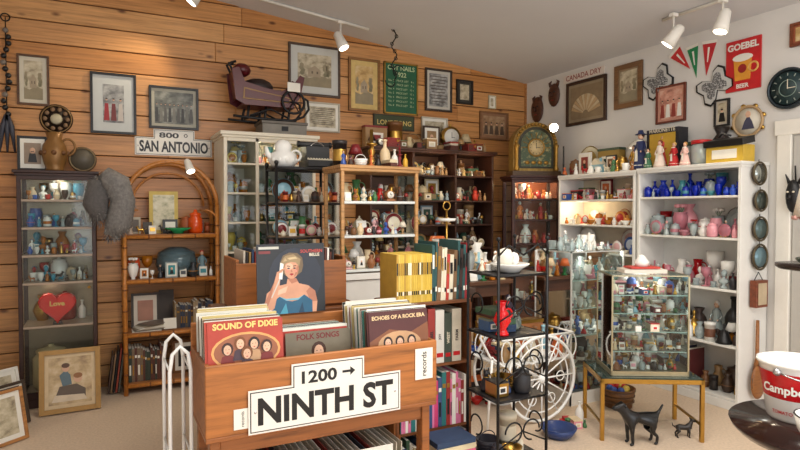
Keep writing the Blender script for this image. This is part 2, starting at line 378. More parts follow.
# ================= ROOM =================
CZ=lambda x:3.0-.115*x
b=B()
def plankmat(i,L):
    m,nt,o=newmat('pine_plank_%d'%i)
    p=nt.nodes.new('ShaderNodeBsdfPrincipled'); p.inputs['Roughness'].default_value=.38
    Lc=[lin(q) for q in L]
    nz,cr=noise_mix(nt,[[Lc[0]*.52,Lc[1]*.44,Lc[2]*.38],[q*.9 for q in Lc],[min(1,q*1.14) for q in Lc]],2.4,(.7,1,20),7,.7,[.3,.5,.7])
    tc=nt.nodes.new('ShaderNodeTexCoord'); mp=nt.nodes.new('ShaderNodeMapping'); mp.inputs['Scale'].default_value=(1.8,1,3.8)
    vo=nt.nodes.new('ShaderNodeTexVoronoi'); vo.inputs['Scale'].default_value=2.0
    nt.links.new(tc.outputs['Object'],mp.inputs[0]); nt.links.new(mp.outputs[0],vo.inputs['Vector'])
    r2=nt.nodes.new('ShaderNodeValToRGB'); e=r2.color_ramp.elements
    e[0].position=.05; e[0].color=(.2,.11,.07,1); e[1].position=.16; e[1].color=(1,1,1,1)
    nt.links.new(vo.outputs['Distance'],r2.inputs[0])
    mx=nt.nodes.new('ShaderNodeMixRGB'); mx.blend_type='MULTIPLY'; mx.inputs[0].default_value=.9
    nt.links.new(cr.outputs[0],mx.inputs[1]); nt.links.new(r2.outputs[0],mx.inputs[2])
    nt.links.new(mx.outputs[0],p.inputs['Base Color']); nt.links.new(p.outputs[0],o.inputs[0]); return m
PL=[plankmat(0,(210,150,90)),plankmat(1,(222,166,106)),plankmat(2,(198,136,76)),plankmat(3,(214,156,98))]
GRV=c(62,34,18,.8)
b.add([(-5.5,.02,-.05),(0,.02,-.05),(0,.02,3.0),(-5.5,.02,CZ(-5.5)),(-5.5,.12,-.05),(0,.12,-.05),(0,.12,3.0),(-5.5,.12,CZ(-5.5))],
 [(0,1,2,3),(7,6,5,4),(0,4,5,1),(1,5,6,2),(2,6,7,3),(3,7,4,0)],GRV)
rg=random.Random(3); z=0
while z<3.6:
    zt=z+.178; xe=0 if z<3.0 else -(z-3.0)/.115
    x=-5.5
    while x<xe-.05:
        l=rg.uniform(1.4,2.8); x2=min(x+l,xe)
        if xe-x2<.3: x2=xe
        b.b2((x+.001,0,z+.004),(x2-.001,.02,zt-.004),rg.choice(PL)); x=x2
    z=zt
b.build('wall_back',bev=.004)
WALLM=c(220,217,212,.8,0,.02,3); CEIL=c(214,214,216,.9,0,.015,2)
b=B(); b.b2((0,-7.6,-.05),(.12,.12,3.02),WALLM); b.build('wall_right')
b=B(); b.b2((-5.62,-7.6,-.05),(-5.5,.12,CZ(-5.5)),WALLM); b.build('wall_left')
b=B()
b.b2((-5.5,-7.7,-.05),(0,-7.6,.5),WALLM); b.b2((-5.5,-7.7,2.5),(0,-7.6,3.1),WALLM)
b.b2((-5.5,-7.7,.5),(-5.0,-7.6,2.5),WALLM); b.b2((-.5,-7.7,.5),(0,-7.6,2.5),WALLM); b.b2((-2.9,-7.7,.5),(-2.6,-7.6,2.5),WALLM)
b.build('wall_front')
b=B()
for x0,x1 in((-5,-2.9),(-2.6,-.5)):
    for x in(x0,(x0+x1)/2-.02,x1-.04): b.b2((x,-7.66,.5),(x+.04,-7.62,2.5),WHITE)
    for q in(.5,2.46): b.b2((x0,-7.66,q),(x1,-7.62,q+.04),WHITE)
b.build('window_1')
b=B(); t=.1
vs=[(-5.62,-7.7,CZ(-5.62)),(.12,-7.7,CZ(.12)),(.12,.12,CZ(.12)),(-5.62,.12,CZ(-5.62))]
b.add(vs+[(p[0],p[1],p[2]+t) for p in vs],[(0,1,2,3)[::-1],(4,5,6,7),(0,1,5,4),(1,2,6,5),(2,3,7,6),(3,0,4,7)],CEIL); b.build('ceiling')
CARP=c(212,190,166,.95,0,.10,60,.4)
b=B(); b.b2((-5.5,-7.6,-.05),(0,0,0),CARP); b.build('floor')
b=B(); b.b2((-5.5,-.015,0),(-.02,0,.09),LTW); b.build('baseboard_back',bev=.003)
b=B(); b.b2((-.015,-2.9,0),(0,-.02,.09),WHITE); b.b2((-.015,-7.6,0),(0,-4.0,.09),WHITE); b.build('baseboard_right',bev=.003)
b=B()
b.b2((-.02,-.02,0),(0,0,3.0),LTW); b.build('trim_1')
b=B(); DG=c(190,187,180,.6)
b.b2((-.42,-.02,0),(.42,-.001,2.04),DG)
for zz in((.15,.95),(1.08,1.92)):
    for xx in(-.2,.2):
        b.b2((xx-.14,-.028,zz[0]),(xx+.14,-.02,zz[1]),c(200,196,188,.6))
b.lathe([(0,0),(.03,.01),(.03,.03),(0,.045)],(.36,-.05,1.0),BRASS,10)
b.build('door_1',(0,-3.46,0),RW,.004)
b=B()
for s in(-1,1): b.b2((s*.43,-.035,0),(s*.53,0,2.05),WHITE)
b.b2((-.55,-.035,2.05),(.55,0,2.16),WHITE); b.build('trim_2',(0,-3.46,0),RW,.004)

# ================= wall pictures =================
def framed(name,w,h,loc,rz,fm,matm,artm,fw=.02,mw=.05,extra=None,gl=False):
    b=B(); d=.022
    if rz==0: loc=(loc[0],-.003,loc[2])
    b.b2((-w/2,-.008,-h/2),(w/2,0,h/2),matm)
    for s in(-1,1):
        b.b2((s*w/2,-d,-h/2),(s*(w/2-fw),0,h/2),fm); b.b2((-w/2+fw,-d,s*h/2),(w/2-fw,0,s*(h/2-fw)),fm)
    iw=w/2-fw-mw; ih=h/2-fw-mw
    b.b2((-iw,-.0095,-ih),(iw,-.008,ih),artm)
    if extra: extra(b,iw,ih)
    return b.build(name,loc,rz,.002)
def ellp(cx,cz,rx,rz_,n=14): return [(cx+rx*math.cos(2*pi*i/n),cz+rz_*math.sin(2*pi*i/n)) for i in range(n)]
def people(n,cols,y=-.0096):
    def f(b,iw,ih):
        for i in range(n):
            x=-iw+2*iw*(i+.5)/n; s=min(iw/n,ih*.5)
            b.prism([(x-s*.8,-ih*.9),(x+s*.8,-ih*.9),(x+s*.5,ih*.0),(x-s*.5,ih*.0)],y,y-.0012,cols[i%len(cols)])
            b.prism(ellp(x,ih*.2,s*.28,s*.38),y,y-.0016,SKIN)
            b.prism(ellp(x,ih*.2+s*.25,s*.32,s*.22),y-.0005,y-.002,c(60,46,36))
    return f
def house(b,iw,ih):
    y=-.0096
    b.prism([(-iw,-ih),(iw,-ih),(iw,-ih*.45),(iw*.3,-ih*.3),(-iw*.4,-ih*.5),(-iw,-ih*.4)],y,y-.001,c(150,138,112,.7))
    b.prism([(-iw*.4,-ih*.4),(iw*.35,-ih*.4),(iw*.35,ih*.05),(0,ih*.3),(-iw*.4,ih*.05)],y,y-.0016,c(168,152,128,.7))
    for q in(-.2,.1): b.b2((iw*q,-.0125,-ih*.2),(iw*(q+.1),-.0112,-ih*.05),c(110,98,82,.7))
    for q,s in((.65,.2),(.8,.14),(-.75,.18)):
        for k in range(4): b.prism(ellp(iw*(q+.06*math.sin(k*2)),ih*(-.2+.16*k),iw*s*.7,ih*.14,9),y-.0002*k,y-.0014-.0002*k,c(130+8*k,124+6*k,98+6*k,.7))
def lines(b,iw,ih):
    for i in range(9):
        z=ih*.8-i*ih*.19; q=iw*(.9-.3*((i*7)%3)/3)
        b.b2((-q,-.011,z),(q,-.0096,z+ih*.05),c(90,80,70,.8))
SEP=art([(120,105,85),(190,178,150),(222,212,188)],14); GRY=art([(70,72,74),(150,150,148),(205,204,200)],12)
TAN=art([(150,110,60),(205,170,110),(225,205,160)],9)
framed('framed_print',.22,.4,(-4.985,0,2.54),0,wood(90,58,32),c(214,206,186,.8),SEP,.016,.03,house)
framed('framed_portrait',.35,.51,(-4.41,0,2.4),0,BLACK,c(205,208,205,.8),GRY,.02,.075,people(3,[c(160,40,44),c(120,50,50),c(200,190,180)]))
framed('framed_photograph',.41,.37,(-3.93,0,2.4),0,BLACK,c(180,176,160,.8),art([(50,52,50),(110,112,105),(170,170,160)],10),.02,.025,people(9,[c(60,60,60),c(120,118,110),c(90,88,84)]))
framed('framed_print',.53,.5,(-2.63,0,2.87),0,wood(80,60,45),c(205,205,198,.8),SEP,.022,.07,house)
framed('framed_print',.35,.54,(-2.1,0,2.78),0,wood(140,96,48),c(214,186,120,.8),TAN,.025,.05,house)
b=B(); GS=c(30,92,62,.5)
b.b2((-.2,-.02,-.27),(.2,0,.27),GS)
for s in(-1,1): b.b2((s*.2,-.026,-.27),(s*.185,-.02,.27),BRASS); b.b2((-.2,-.026,s*.27),(.2,-.02,s*.255),BRASS)
YG=c(190,205,160,.6)
b.text('CUT NAILS',(0,-.022,.19),YG,width=.32,bold=.02)
b.text('1922',(0,-.022,.12),YG,width=.12,bold=.02)
for i in range(7): b.text('No. %d   PRICE LIST   %d c'%(i+2,i*3+4),(0,-.022,.07-i*.043),YG,width=.3)
b.build('green_sign',(-1.68,-.003,2.78),0,.002)
framed('framed_map',.34,.46,(-1.215,0,2.81),0,wood(60,48,40),c(200,196,184,.8),GRY,.022,.03,lines)
framed('framed_print',.22,.27,(-.875,0,2.82),0,BLACK,c(60,56,50,.8),SEP,.02,.03)
framed('framed_print',.1,.15,(-.5,0,2.74),0,c(210,200,170),PAPER,SEP,.01,.02)
framed('framed_photograph',.4,.32,(-.47,0,2.47),0,wood(130,90,56),c(150,110,80,.8),art([(110,75,50),(165,130,95),(200,175,140)],8),.02,.03,people(4,[c(90,70,55)]))
framed('framed_print',.33,.24,(-1.265,0,2.39),0,c(200,190,170),PAPER,SEP,.014,.03,house)
framed('framed_print',.36,.29,(-2.55,0,2.42),0,c(190,180,160),PAPER,SEP,.014,.03,lines)
b=B(); b.b2((-.24,-.018,-.08),(.24,0,.08),c(52,48,30)); b.b2((-.225,-.021,-.065),(.225,-.018,.065),c(60,70,40)); b.text('LONE TONG',(0,-.0225,-.03),c(215,190,110),width=.4,bold=.02)
b.build('tin_sign',(-1.76,-.003,2.42),0,.002)
def street_sign(name,main,tab,w,h,tw,th,loc,rz,arrow):
    b=B()
    def poly(i): return [(-w/2+i,i),(w/2-i,i),(w/2-i,h-i),(tw/2-i,h-i),(tw/2-i,h+th-i),(-tw/2+i,h+th-i),(-tw/2+i,h-i),(-w/2+i,h-i)]
    b.prism(poly(0),0,-.004,WHITE); b.prism(poly(.007),-.004,-.0048,BLACK); b.prism(poly(.011),-.0048,-.0056,WHITE)
    b.text(main,(0,-.0062,h*.18),BLACK,width=w*.89,h=h*.64,bold=.035)
    b.text(tab,(-tw*.13,-.0062,h*1.0),BLACK,width=tw*.48,h=th*.62,bold=.03)
    ax=tw*.28; az=h+th*.35; s=th*.22
    if arrow: b.prism([(ax-s*1.6,az-.005),(ax+s*.3,az-.005),(ax+s*.3,az-s),(ax+s*1.5,az),(ax+s*.3,az+s),(ax+s*.3,az+.005),(ax-s*1.6,az+.005)],-.0056,-.0064,BLACK)
    else: b.ring((ax,-.006,az),s*.8,.003,BLACK,'y',12)
    for s in(-1,1): b.sph((s*w*.46,-.005,h*.5),(.006,.003,.006),CHROME,8)
    return b.build(name,loc,rz)
street_sign('street_sign','SAN ANTONIO','800',.64,.155,.34,.075,(-3.93,-.003,1.98),0,False)
street_sign('ninth_street_sign','NINTH ST','1200',.67,.175,.32,.085,(-3.66,-3.222,.612),0,True)

rw=lambda y,z:(-.002,y,z)
b=B(); b.b2((-.29,-.01,-.03),(.29,0,.05),c(225,215,205,.6)); b.text('CANADA DRY',(0,-.012,-.012),c(150,60,50),width=.5,bold=.01); b.build('strip_sign',rw(-.94,2.9),RW)
def fanx(b,iw,ih):
    cz=-ih*.75; R=min(iw,ih*1.6)*.95
    for i in range(13):
        a=pi*(.08+.84*i/13); a2=pi*(.08+.84*(i+.85)/13)
        b.prism([(R*.2*math.cos(a),cz+R*.2*math.sin(a)),(R*math.cos(a),cz+R*math.sin(a)),(R*math.cos(a2),cz+R*math.sin(a2)),(R*.2*math.cos(a2),cz+R*.2*math.sin(a2))],-.0096,-.016,c(205,185,150,.6) if i%2 else c(190,160,120,.6))
framed('framed_fan',.56,.46,rw(-.98,2.63),RW,wood(60,36,22),c(150,134,108,.8),c(140,120,92,.8),.03,.03,fanx)
framed('ornate_carved_frame',.33,.42,rw(-1.53,2.69),RW,wood(125,90,58),c(150,128,100,.8),SEP,.045,.02,house)
framed('framed_group_portrait',.3,.33,rw(-2.0,2.44),RW,wood(110,50,34),c(205,150,130,.8),art([(120,60,50),(210,150,130),(230,200,180)],9),.016,.02,people(4,[c(150,60,50),WHITE]))
framed('framed_silhouette',.13,.22,rw(-2.48,2.29),RW,BLACK,c(190,180,165),SEP,.014,.015,people(1,[BLACK]))
framed('framed_postcard',.2,.17,rw(-3.1,2.77),RW,wood(120,60,30),c(160,90,60),TAN,.02,.015)
for yy,zz,sc in((-.5,2.78,1),(-.22,2.66,1.15)):
    b=B(); b.sph((0,-.01,0),(.09*sc,.03,.13*sc),wood(80,46,30),14)
    for s in(-1,1): b.sph((s*.035,-.04,.03),(.014,.008,.01),BLACK,8); b.tube([(s*.05,-.01,.1),(s*.07,-.01,.14),(s*.04,-.01,.16)],[.02,.015,.005],wood(80,46,30),6)
    b.tube([(0,-.04,.03),(0,-.055,-.02)],[.008,.016],wood(80,46,30),6); b.sph((0,-.036,-.06),(.03,.01,.01),c(120,40,30),8)
    b.build('carved_mask',rw(yy,zz),RW)
for yy,zz,rr in((-1.86,2.66,.5),(-2.41,2.52,.6)):
    b=B(); p=[(0,.05),(.06,.11),(.12,.12),(.15,.07),(.12,0),(.15,-.07),(.12,-.12),(.06,-.11),(0,-.05),(-.06,-.11),(-.12,-.12),(-.15,-.07),(-.12,0),(-.15,.07),(-.12,.12),(-.06,.11)]
    cs,sn=math.cos(rr),math.sin(rr); f=lambda k:[((x*cs-y*sn)*k,(x*sn+y*cs)*k) for x,y in p]
    b.prism(f(1),0,-.012,BLACK); b.prism(f(.9),-.012,-.014,c(196,196,192)); b.prism(f(.66),-.014,-.016,art([(30,30,30),(110,110,110),(225,225,225)],70))
    b.build('crossed_bow_plaque',rw(yy,zz),RW,.001)
for yy,zz,m,w,l,tl in((-2.02,2.9,c(200,50,50,.8),.13,.25,.7),(-2.2,2.9,c(40,130,80,.8),.11,.28,.15),(-2.36,2.9,c(190,45,50,.8),.13,.28,-.1)):
    b=B(); cs,sn=math.cos(tl),math.sin(tl)
    R2=lambda pts:[(x*cs-y*sn,x*sn+y*cs) for x,y in pts]
    b.prism(R2([(-w/2,0),(w/2,0),(0,-l)]),0,-.004,m); b.prism(R2([(-w/2-.004,.004),(w/2+.004,.004),(w/2+.002,-.02),(-w/2-.002,-.02)]),-.004,-.006,WHITE)
    b.prism(R2([(-.009,-.05),(.009,-.05),(.004,-.17),(-.004,-.17)]),-.004,-.006,WHITE)
    b.build('felt_pennant',rw(yy,zz),RW)
b=B(); b.b2((-.14,-.012,-.2),(.14,0,.2),c(196,36,40,.35))
b.text('GOEBEL',(0,-.014,.12),WHITE,width=.25,bold=.04); b.text('BEER',(0,-.014,-.18),WHITE,width=.1,bold=.03)
b.prism([(-.06,-.12),(.06,-.12),(.072,.05),(-.072,.05)],-.012,-.02,c(220,150,50)); b.prism(ellp(0,.055,.08,.03),-.012,-.022,WHITE); b.ring((.085,-.016,-.03),.035,.008,c(220,170,90),'y')
b.prism(ellp(0,-.03,.035,.035),-.02,-.022,c(150,30,30))
b.build('beer_tin_sign',rw(-2.65,2.64),RW,.002)
b=B()
b.tube([(0,0,0),(0,-.03,0)],[.15,.145],c(24,26,30,.3),28); b.ring((0,-.03,0),.14,.012,c(50,60,66,.3,.5),'y',28); b.tube([(0,-.03,0),(0,-.033,0)],[.12,.12],c(40,60,62,.4),28)
for i in range(12): a=i*pi/6; b.box((.1*math.cos(a),-.035,.1*math.sin(a)),(.02,.003,.006),c(150,160,150),(0,-a,0))
b.ring((0,-.034,0),.06,.003,c(120,140,130),'y',20); b.box((0,-.036,.03),(.005,.003,.07),CREAM); b.box((.03,-.036,0),(.05,.003,.005),CREAM); b.build('wall_clock',rw(-3.0,2.39),RW)
b=B()
b.ring((0,-.02,0),.115,.012,c(180,150,110),'y',28); b.tube([(0,-.01,0),(0,-.014,0)],[.11,.11],c(225,218,200),28)
b.prism([(-.05,-.06),(.05,-.06),(.03,.0),(.0,.05),(-.03,.0)],-.014,-.017,c(70,70,90)); b.prism(ellp(0,.055,.02,.025),-.014,-.018,SKIN)
for i in range(8): a=i*pi/4+.3; b.tube([(.125*math.cos(a),-.025,.125*math.sin(a)),(.125*math.cos(a),-.012,.125*math.sin(a))],.018,BRASS,8)
b.build('tambourine',rw(-2.70,2.19),RW)
SX,SY=-.17,-2.872
for zz,rr,m in((1.77,.075,c(160,165,160,.2,.8)),(1.57,.07,c(80,90,85,.3,.6)),(1.36,.08,c(90,110,110,.3,.3)),(1.15,.085,c(110,140,150,.3,.3))):
    b=B(); b.tube([(0,0,0),(0,-.02,0)],[rr,rr*.95],c(60,50,44),20); b.ring((0,-.02,0),rr,.008,c(90,80,60,.4,.6),'y',22,ez=1.1); b.tube([(0,-.02,0),(0,-.022,0)],[rr*.85,rr*.85],m,20)
    b.tube([(0,-.01,rr),(0,-.01,rr+.03)],.003,BLACK,5); b.build('round_hand_mirror',(SX+(.02 if zz<1.6 else 0),SY,zz))
b=B(); b.b2((-.07,-.05,-.1),(.07,0,.1),wood(120,60,34)); b.b2((-.05,-.055,-.08),(.05,-.05,.08),c(190,170,140)); b.tube([(-.05,-.02,.1),(0,-.02,.16),(.05,-.02,.1)],.004,BLACK,5); b.build('wooden_wall_box',(SX,SY,.88),0,.003)
b=B(); b.tube([(0,-.02,.28),(0,-.02,0),(0,-.02,-.1)],[.012,.014,.03],wood(150,96,50),8); b.sph((0,-.03,-.18),(.085,.022,.13),wood(150,96,50),14); b.ring((0,-.03,-.18),.075,.008,BLACK,'y',20,ez=1.5); b.build('wooden_paddle',(SX,SY,.4))
b=B(); b.tube([(0,0,.0),(0,-.03,0)],[.04,.035],IRON,8); b.sph((0,-.03,0),(.05,.035,.12),BLACK,14)
for s in(-1,1): b.sph((s*.02,-.065,.03),(.01,.006,.007),CREAM,6); b.tube([(s*.03,-.02,.09),(s*.06,-.02,.16)],[.015,.004],BLACK,6)
b.tube([(0,-.06,.02),(0,-.08,-.02)],[.006,.012],BLACK,6); b.tube([(0,0,.11),(0,-.01,.22)],.006,IRON,6)
b.build('black_tribal_mask',(-.04,-3.07,1.6),RW)
# ================= spotlights / tracks =================
def spot(name,loc,aim,m,r=.045,L=.13,top=None,power=30,es=6,sz=1.5):
    b=B(); loc=Vector(loc); aim=Vector(aim).normalized()
    a=-aim*L/2; e=aim*L/2
    b.tube([a-aim*.02,a,aim*L*.1,e],[r*.5,r*.8,r*.95,r*1.15],m,16,cap=True)
    b.tube([e,e+aim*.004],[r*.95,r*.9],emit(255,240,215,es),14)
    if top is not None:
        b.tube([(0,0,0),(0,0,r*1.3),(0,0,top-.02)],.008,m,6); b.box((0,0,top-.012),(.06,.04,.024),m)
    b.build(name,loc)
    la=bpy.data.lights.new('spot','SPOT'); la.energy=power; la.spot_size=sz; la.spot_blend=.7; la.color=(1,.84,.6); la.shadow_soft_size=.04
    lo=bpy.data.objects.new(name+'_lamp',la); lo.location=loc+aim*(L/2+.03); lo.rotation_euler=aim.to_track_quat('-Z','Y').to_euler(); COL.objects.link(lo)
b=B()
x0,x1=-3.25,-2.2; b.tube([(x0,-.35,CZ(x0)-.012),(x1,-.35,CZ(x1)-.012)],.014,WHITE,4); b.build('ceiling_track')
b=B(); b.tube([(-.44,-2.25,CZ(-.44)-.012),(-.44,-3.2,CZ(-.44)-.012)],.014,WHITE,4); b.build('shop_ceiling_track')
for x,y,z,a,pw in((-2.5,-.38,3.08,(.3,-.35,-.9),45),(-3.78,-.35,3.3,(-.6,.1,-.8),30),(-.5,-2.4,2.86,(-.35,.5,-.8),34),(-.46,-2.78,2.87,(-.25,.1,-.95),30)):
    spot('track_spotlight',(x,y,z),a,WHITE,.05,.15,CZ(x)-z-.02,pw)
b=B(); pts=[(.02*math.sin(i*1.1),.02*math.cos(i*1.3),-i*.035) for i in range(15)]
b.tube(pts,.006,IRON,6)
for i in range(0,14,2): b.ring(pts[i],.016,.004,IRON,'y',10)
b.ring((.05,0,-.4),.06,.006,IRON,'y',16,.5,4); b.ring((-.04,0,-.5),.05,.006,IRON,'y',16,3,6.2); b.build('hanging_iron_chain',(-2.0,-.5,CZ(-2.0)))
b=B(); b.tube([(0,0,0),(.14,-.05,-.1),(.3,-.02,-.1),(.45,0,0)],.006,IRON,6); b.build('ceiling_cable',(-4.0,-.8,CZ(-3.8)-.0))
spot('clip_spotlight',(-3.86,-.42,1.86),(.2,-.5,-.8),WHITE,.035,.1,None,8)
spot('shelf_spotlight',(-.3,-.8,2.37),(-.35,-.85,-.3),CREAM,.045,.1,None,12,40)
b=B(); b.tube([(0,0,0),(0,0,.3)],.008,BLACK,6); b.lathe([(0,0),(.05,0),(.04,.015),(0,.02)],(0,0,0),BLACK,12); b.build('lamp_stand',(-.3,-.97,1.852))

# ================= curio cabinet (left) =================
CX=-4.81
cabinet('curio_cabinet',.52,.37,1.8,[.09,.62,.95,1.16,1.37,1.58],DKW,(CX,-.205,0),0,sm=c(170,150,130,.3),back=c(150,134,112,.25,.3),sides='glass',crown=.025,base=.07,post=.028,front='glass')
b=B(); r=random.Random(11); PC=[G_CLR,CHINA,CHINA,c(60,150,180,.3),c(50,90,170,.3),BRASS,c(200,180,150,.4),G_AMB,c(70,50,40,.4),c(180,50,40,.4)]
for z in(.951,1.161,1.371,1.581): fill(b,-.21,.21,-.1,z,.18,['fig','cat','jar','cup','vase','goblet','bust','animal','vase2'],PC,r,rows=3,dy=.09,hmin=.55)
b.build('curio_collection',(CX,-.2,0))
b=B(); fill(b,-.2,.2,.02,.091,.36,['books','stack','jar','tin','frame'],P_DARK,r,hmin=.7); fill(b,-.2,.2,.09,.621,.26,['vase','jar','fig','bottle'],[G_CLR,CHINA,BRASS,c(140,40,36)],r,hmin=.7); b.build('old_book_collection',(CX,-.21,0))
plight('curio_lamp',(CX,-.3,1.75),1.6,(1,.9,.75)); plight('heart_lamp',(CX-.1,-.3,.9),.6,(1,.8,.6))
b=B(); hp=[]
for i in range(28):
    t=2*pi*i/28; hp.append((.008*16*math.sin(t)**3,.008*(13*math.cos(t)-5*math.cos(2*t)-2*math.cos(3*t)-math.cos(4*t))))
HR=c(214,10,16,.2)
b.prism(hp,.03,-.03,HR); b.prism([(x*.9,z*.9) for x,z in hp],-.03,-.04,c(224,20,24,.2)); b.tube([(x*.95,-.036,z*.95) for x,z in hp],.006,HR,6,closed=True); b.text('Love',(0,-.042,0),c(240,205,120),width=.1,bold=.03); b.b2((-.03,-.03,-.142),(.03,.03,-.12),BLACK)
b.build('red_heart_box',(CX-.01,-.335,.765),0,.003)
b=B(); BR=c(140,100,52,.4,.3); b.lathe([(0,0),(.07,0),(.06,.02),(.075,.06),(.09,.13),(.08,.2),(.05,.25),(.06,.3),(.05,.3),(.04,.25),(0,.2)],(0,0,0),BR,18); b.ring((.09,0,.19),.05,.009,BR,'y',14,ez=1.3)
for i in range(8): a=i*pi/4; b.sph((.088*math.cos(a),.088*math.sin(a),.14),.02,c(110,70,34),6)
b.build('ornate_pitcher',(-4.83,-.25,1.802))
b=B(); item(b,'frame',0,0,0,.27,BLACK,c(150,130,110),r); b.build('standing_photo_frame',(-4.98,-.2,1.802))
b=B(); b.tube([(0,.02,.1),(0,-.02,.1)],[.1,.1],c(70,56,46),22); b.tube([(0,-.02,.1),(0,-.023,.1)],[.085,.085],c(96,88,74),22); b.ring((0,-.02,.1),.09,.008,c(120,100,70,.4,.5),'y',22); b.build('round_desk_clock',(-4.64,-.22,1.802))
b=B(); b.tube([(0,0,0),(0,-.012,0)],[.1,.12],c(50,36,28),24)
for i in range(10): a=i*pi/5; b.sph((.08*math.cos(a),-.014,.08*math.sin(a)),(.018,.006,.018),c(130,100,70),7)
b.tube([(0,-.012,0),(0,-.02,0)],[.045,.035],c(190,180,150),14); b.ring((0,-.012,0),.108,.006,c(130,100,60,.4,.5),'y',24); b.build('decorative_wall_plate',(-4.83,-.003,2.24))
b=B(); FUR=c(128,124,120,.95,0,.25,40,.5); FUR2=c(96,92,90,.95,0,.2,40); FUR3=c(160,156,150,.95)
rf=random.Random(5)
cor=[(0,0,0),(.03,-.02,.02),(.1,-.03,-.02),(.14,-.02,-.15),(.11,0,-.32),(.05,0,-.42)]; rad=[.05,.09,.1,.09,.1,.05]
b.tube(cor,rad,FUR,14); b.tube([(-.02,0,0),(-.05,-.01,-.18),(-.02,0,-.3)],[.08,.09,.05],FUR2,12)
for i in range(3600):
    if rf.random()<.7:
        k=rf.randrange(5); t=rf.random(); p=Vector(cor[k]).lerp(Vector(cor[k+1]),t); rr=rad[k]*(1-t)+rad[k+1]*t
    else:
        k=rf.random(); p=Vector((-.02-.03*math.sin(k*pi),0,-.28*k)); rr=.075
    d=Vector((rf.gauss(0,1),rf.gauss(0,1),rf.gauss(0,1))).normalized()
    q=p+d*rr*.9; e=q+d*.018+Vector((rf.uniform(-.01,.01),0,-.022)); o=d.orthogonal().normalized()*.003
    b.add([q-o,q+o,e],[(0,1,2)],rf.choice([FUR,FUR2,FUR3]))
b.build('gray_fur_stole',(-4.5,-.48,1.72))
b=B(); fr=c(150,112,56,.4,.4); b.b2((-.2,-.01,0),(.2,0,.46),c(214,190,150))
for s in(-1,1): b.b2((s*.2,-.03,0),(s*.165,0,.46),fr)
b.b2((-.165,-.03,0),(.165,0,.035),fr); b.b2((-.165,-.03,.425),(.165,0,.46),fr)
b.b2((-.14,-.012,.06),(.14,-.01,.4),art([(130,100,70),(196,168,124),(226,206,170)],8)); b.prism([(-.11,.08),(.1,.08),(.1,.16),(.04,.2),(-.07,.19)],-.012,-.014,c(96,80,66)); b.prism([(-.12,.08),(.11,.08),(.09,.12),(-.1,.13)],-.014,-.0148,c(214,196,170))
b.prism([(-.05,.19),(-.07,.27),(-.03,.31),(.0,.27),(.01,.2)],-.012,-.0145,c(90,110,120)); b.prism(ellp(.05,.24,.028,.032),-.012,-.0145,c(214,170,140)); b.prism(ellp(.05,.26,.03,.02),-.0145,-.0155,c(150,100,56)); b.prism(ellp(-.03,.32,.024,.028),-.0145,-.016,c(214,170,140)); b.prism(ellp(-.03,.34,.027,.018),-.016,-.0168,c(90,60,40))
b.build('gilt_framed_picture',(-4.73,-.6,.004),.03,.003,-.22)
for i,(x,y,w,h) in enumerate(((-5.15,-.62,.3,.36),(-5.08,-.78,.26,.3),(-5.12,-.95,.32,.3),(-5.05,-1.1,.24,.34))):
    b=B(); m=[WHITE,c(70,56,44),BLACK,LTW][i]
    b.b2((-w/2,-.008,0),(w/2,0,h),PAPER)
    for s in(-1,1): b.b2((s*w/2,-.02,0),(s*(w/2-.02),0,h),m)
    b.b2((-w/2+.02,-.02,0),(w/2-.02,0,.02),m); b.b2((-w/2+.02,-.02,h-.02),(w/2-.02,0,h),m); b.b2((-w/2+.05,-.01,.05),(w/2-.05,-.008,h-.05),SEP)
    b.build('leaning_picture_frame',(x,y,.003),.7,.002,-.2)
b=B()
for i in range(14): b.sph((.02*math.sin(i),0,-i*.05),.022,BLACK if i%5 else c(120,110,100),8)
b.tube([(0,0,.1),(0,0,-.68)],.004,BLACK,5); b.ring((0,0,.1),.03,.005,IRON,'y',12)
for s in(-1,0,1): b.tube([(0,0,-.66),(s*.03,0,-.75),(s*.05,0,-.95)],[.02,.02,.006],c(60,62,74),6)
b.build('hanging_bead_tassel',(-5.16,-.06,2.9))

# ================= bamboo etagere =================
BAM=c(188,120,52,.35,0,.25,30); BX=-3.99; W=.76
b=B(); H=1.9; hr=W/2-.02
def bamboo(p,q,r=.018):
    p=Vector(p);q=Vector(q);b.tube([p,q],r,BAM,8); n=max(1,int((q-p).length/.17))
    for i in range(1,n): e=p.lerp(q,i/n); d=(q-p).normalized()*.006; b.tube([e-d,e+d],r*1.2,c(120,70,32),8)
for y in(-.15,.15):
    for s in(-1,1): bamboo((s*hr,y,0),(s*hr,y,1.54))
    pts=[(hr*math.cos(pi*i/14),y,1.54+.36*math.sin(pi*i/14)) for i in range(15)]
    b.tube(pts,.018,BAM,8)
    if y>0: b.tube([(p[0]*.82,y,1.5+(p[2]-1.5)*.8) for p in pts],.01,BAM,6)
for z in(.09,.5,.935,1.3):
    for s in(-1,1): bamboo((s*hr,-.15,z-.02),(s*hr,.15,z-.02),.014)
    for y in(-.15,.15): bamboo((-hr,y,z-.02),(hr,y,z-.02),.016)
    b.b2((-hr,-.15,z-.014),(hr,.15,z),wood(170,110,60))
for s in(-1,1):
    for y in(-.15,.15): b.ring((s*(hr-.1),y,1.3+.1),.1,.008,BAM,'y',10,(0 if s>0 else pi/2),(pi/2 if s>0 else pi))
for z in(.3,1.1): bamboo((-hr,.15,z),(hr,.15,z),.01)
b.build('bamboo_etagere',(BX,-.22,0))
b=B(); r=random.Random(21)
b.b2((-.16,.08,1.301),(.07,.1,1.66),c(214,186,90)); b.b2((-.13,.078,1.33),(.04,.08,1.63),art([(150,150,110),(220,212,180),(236,230,205)],14))
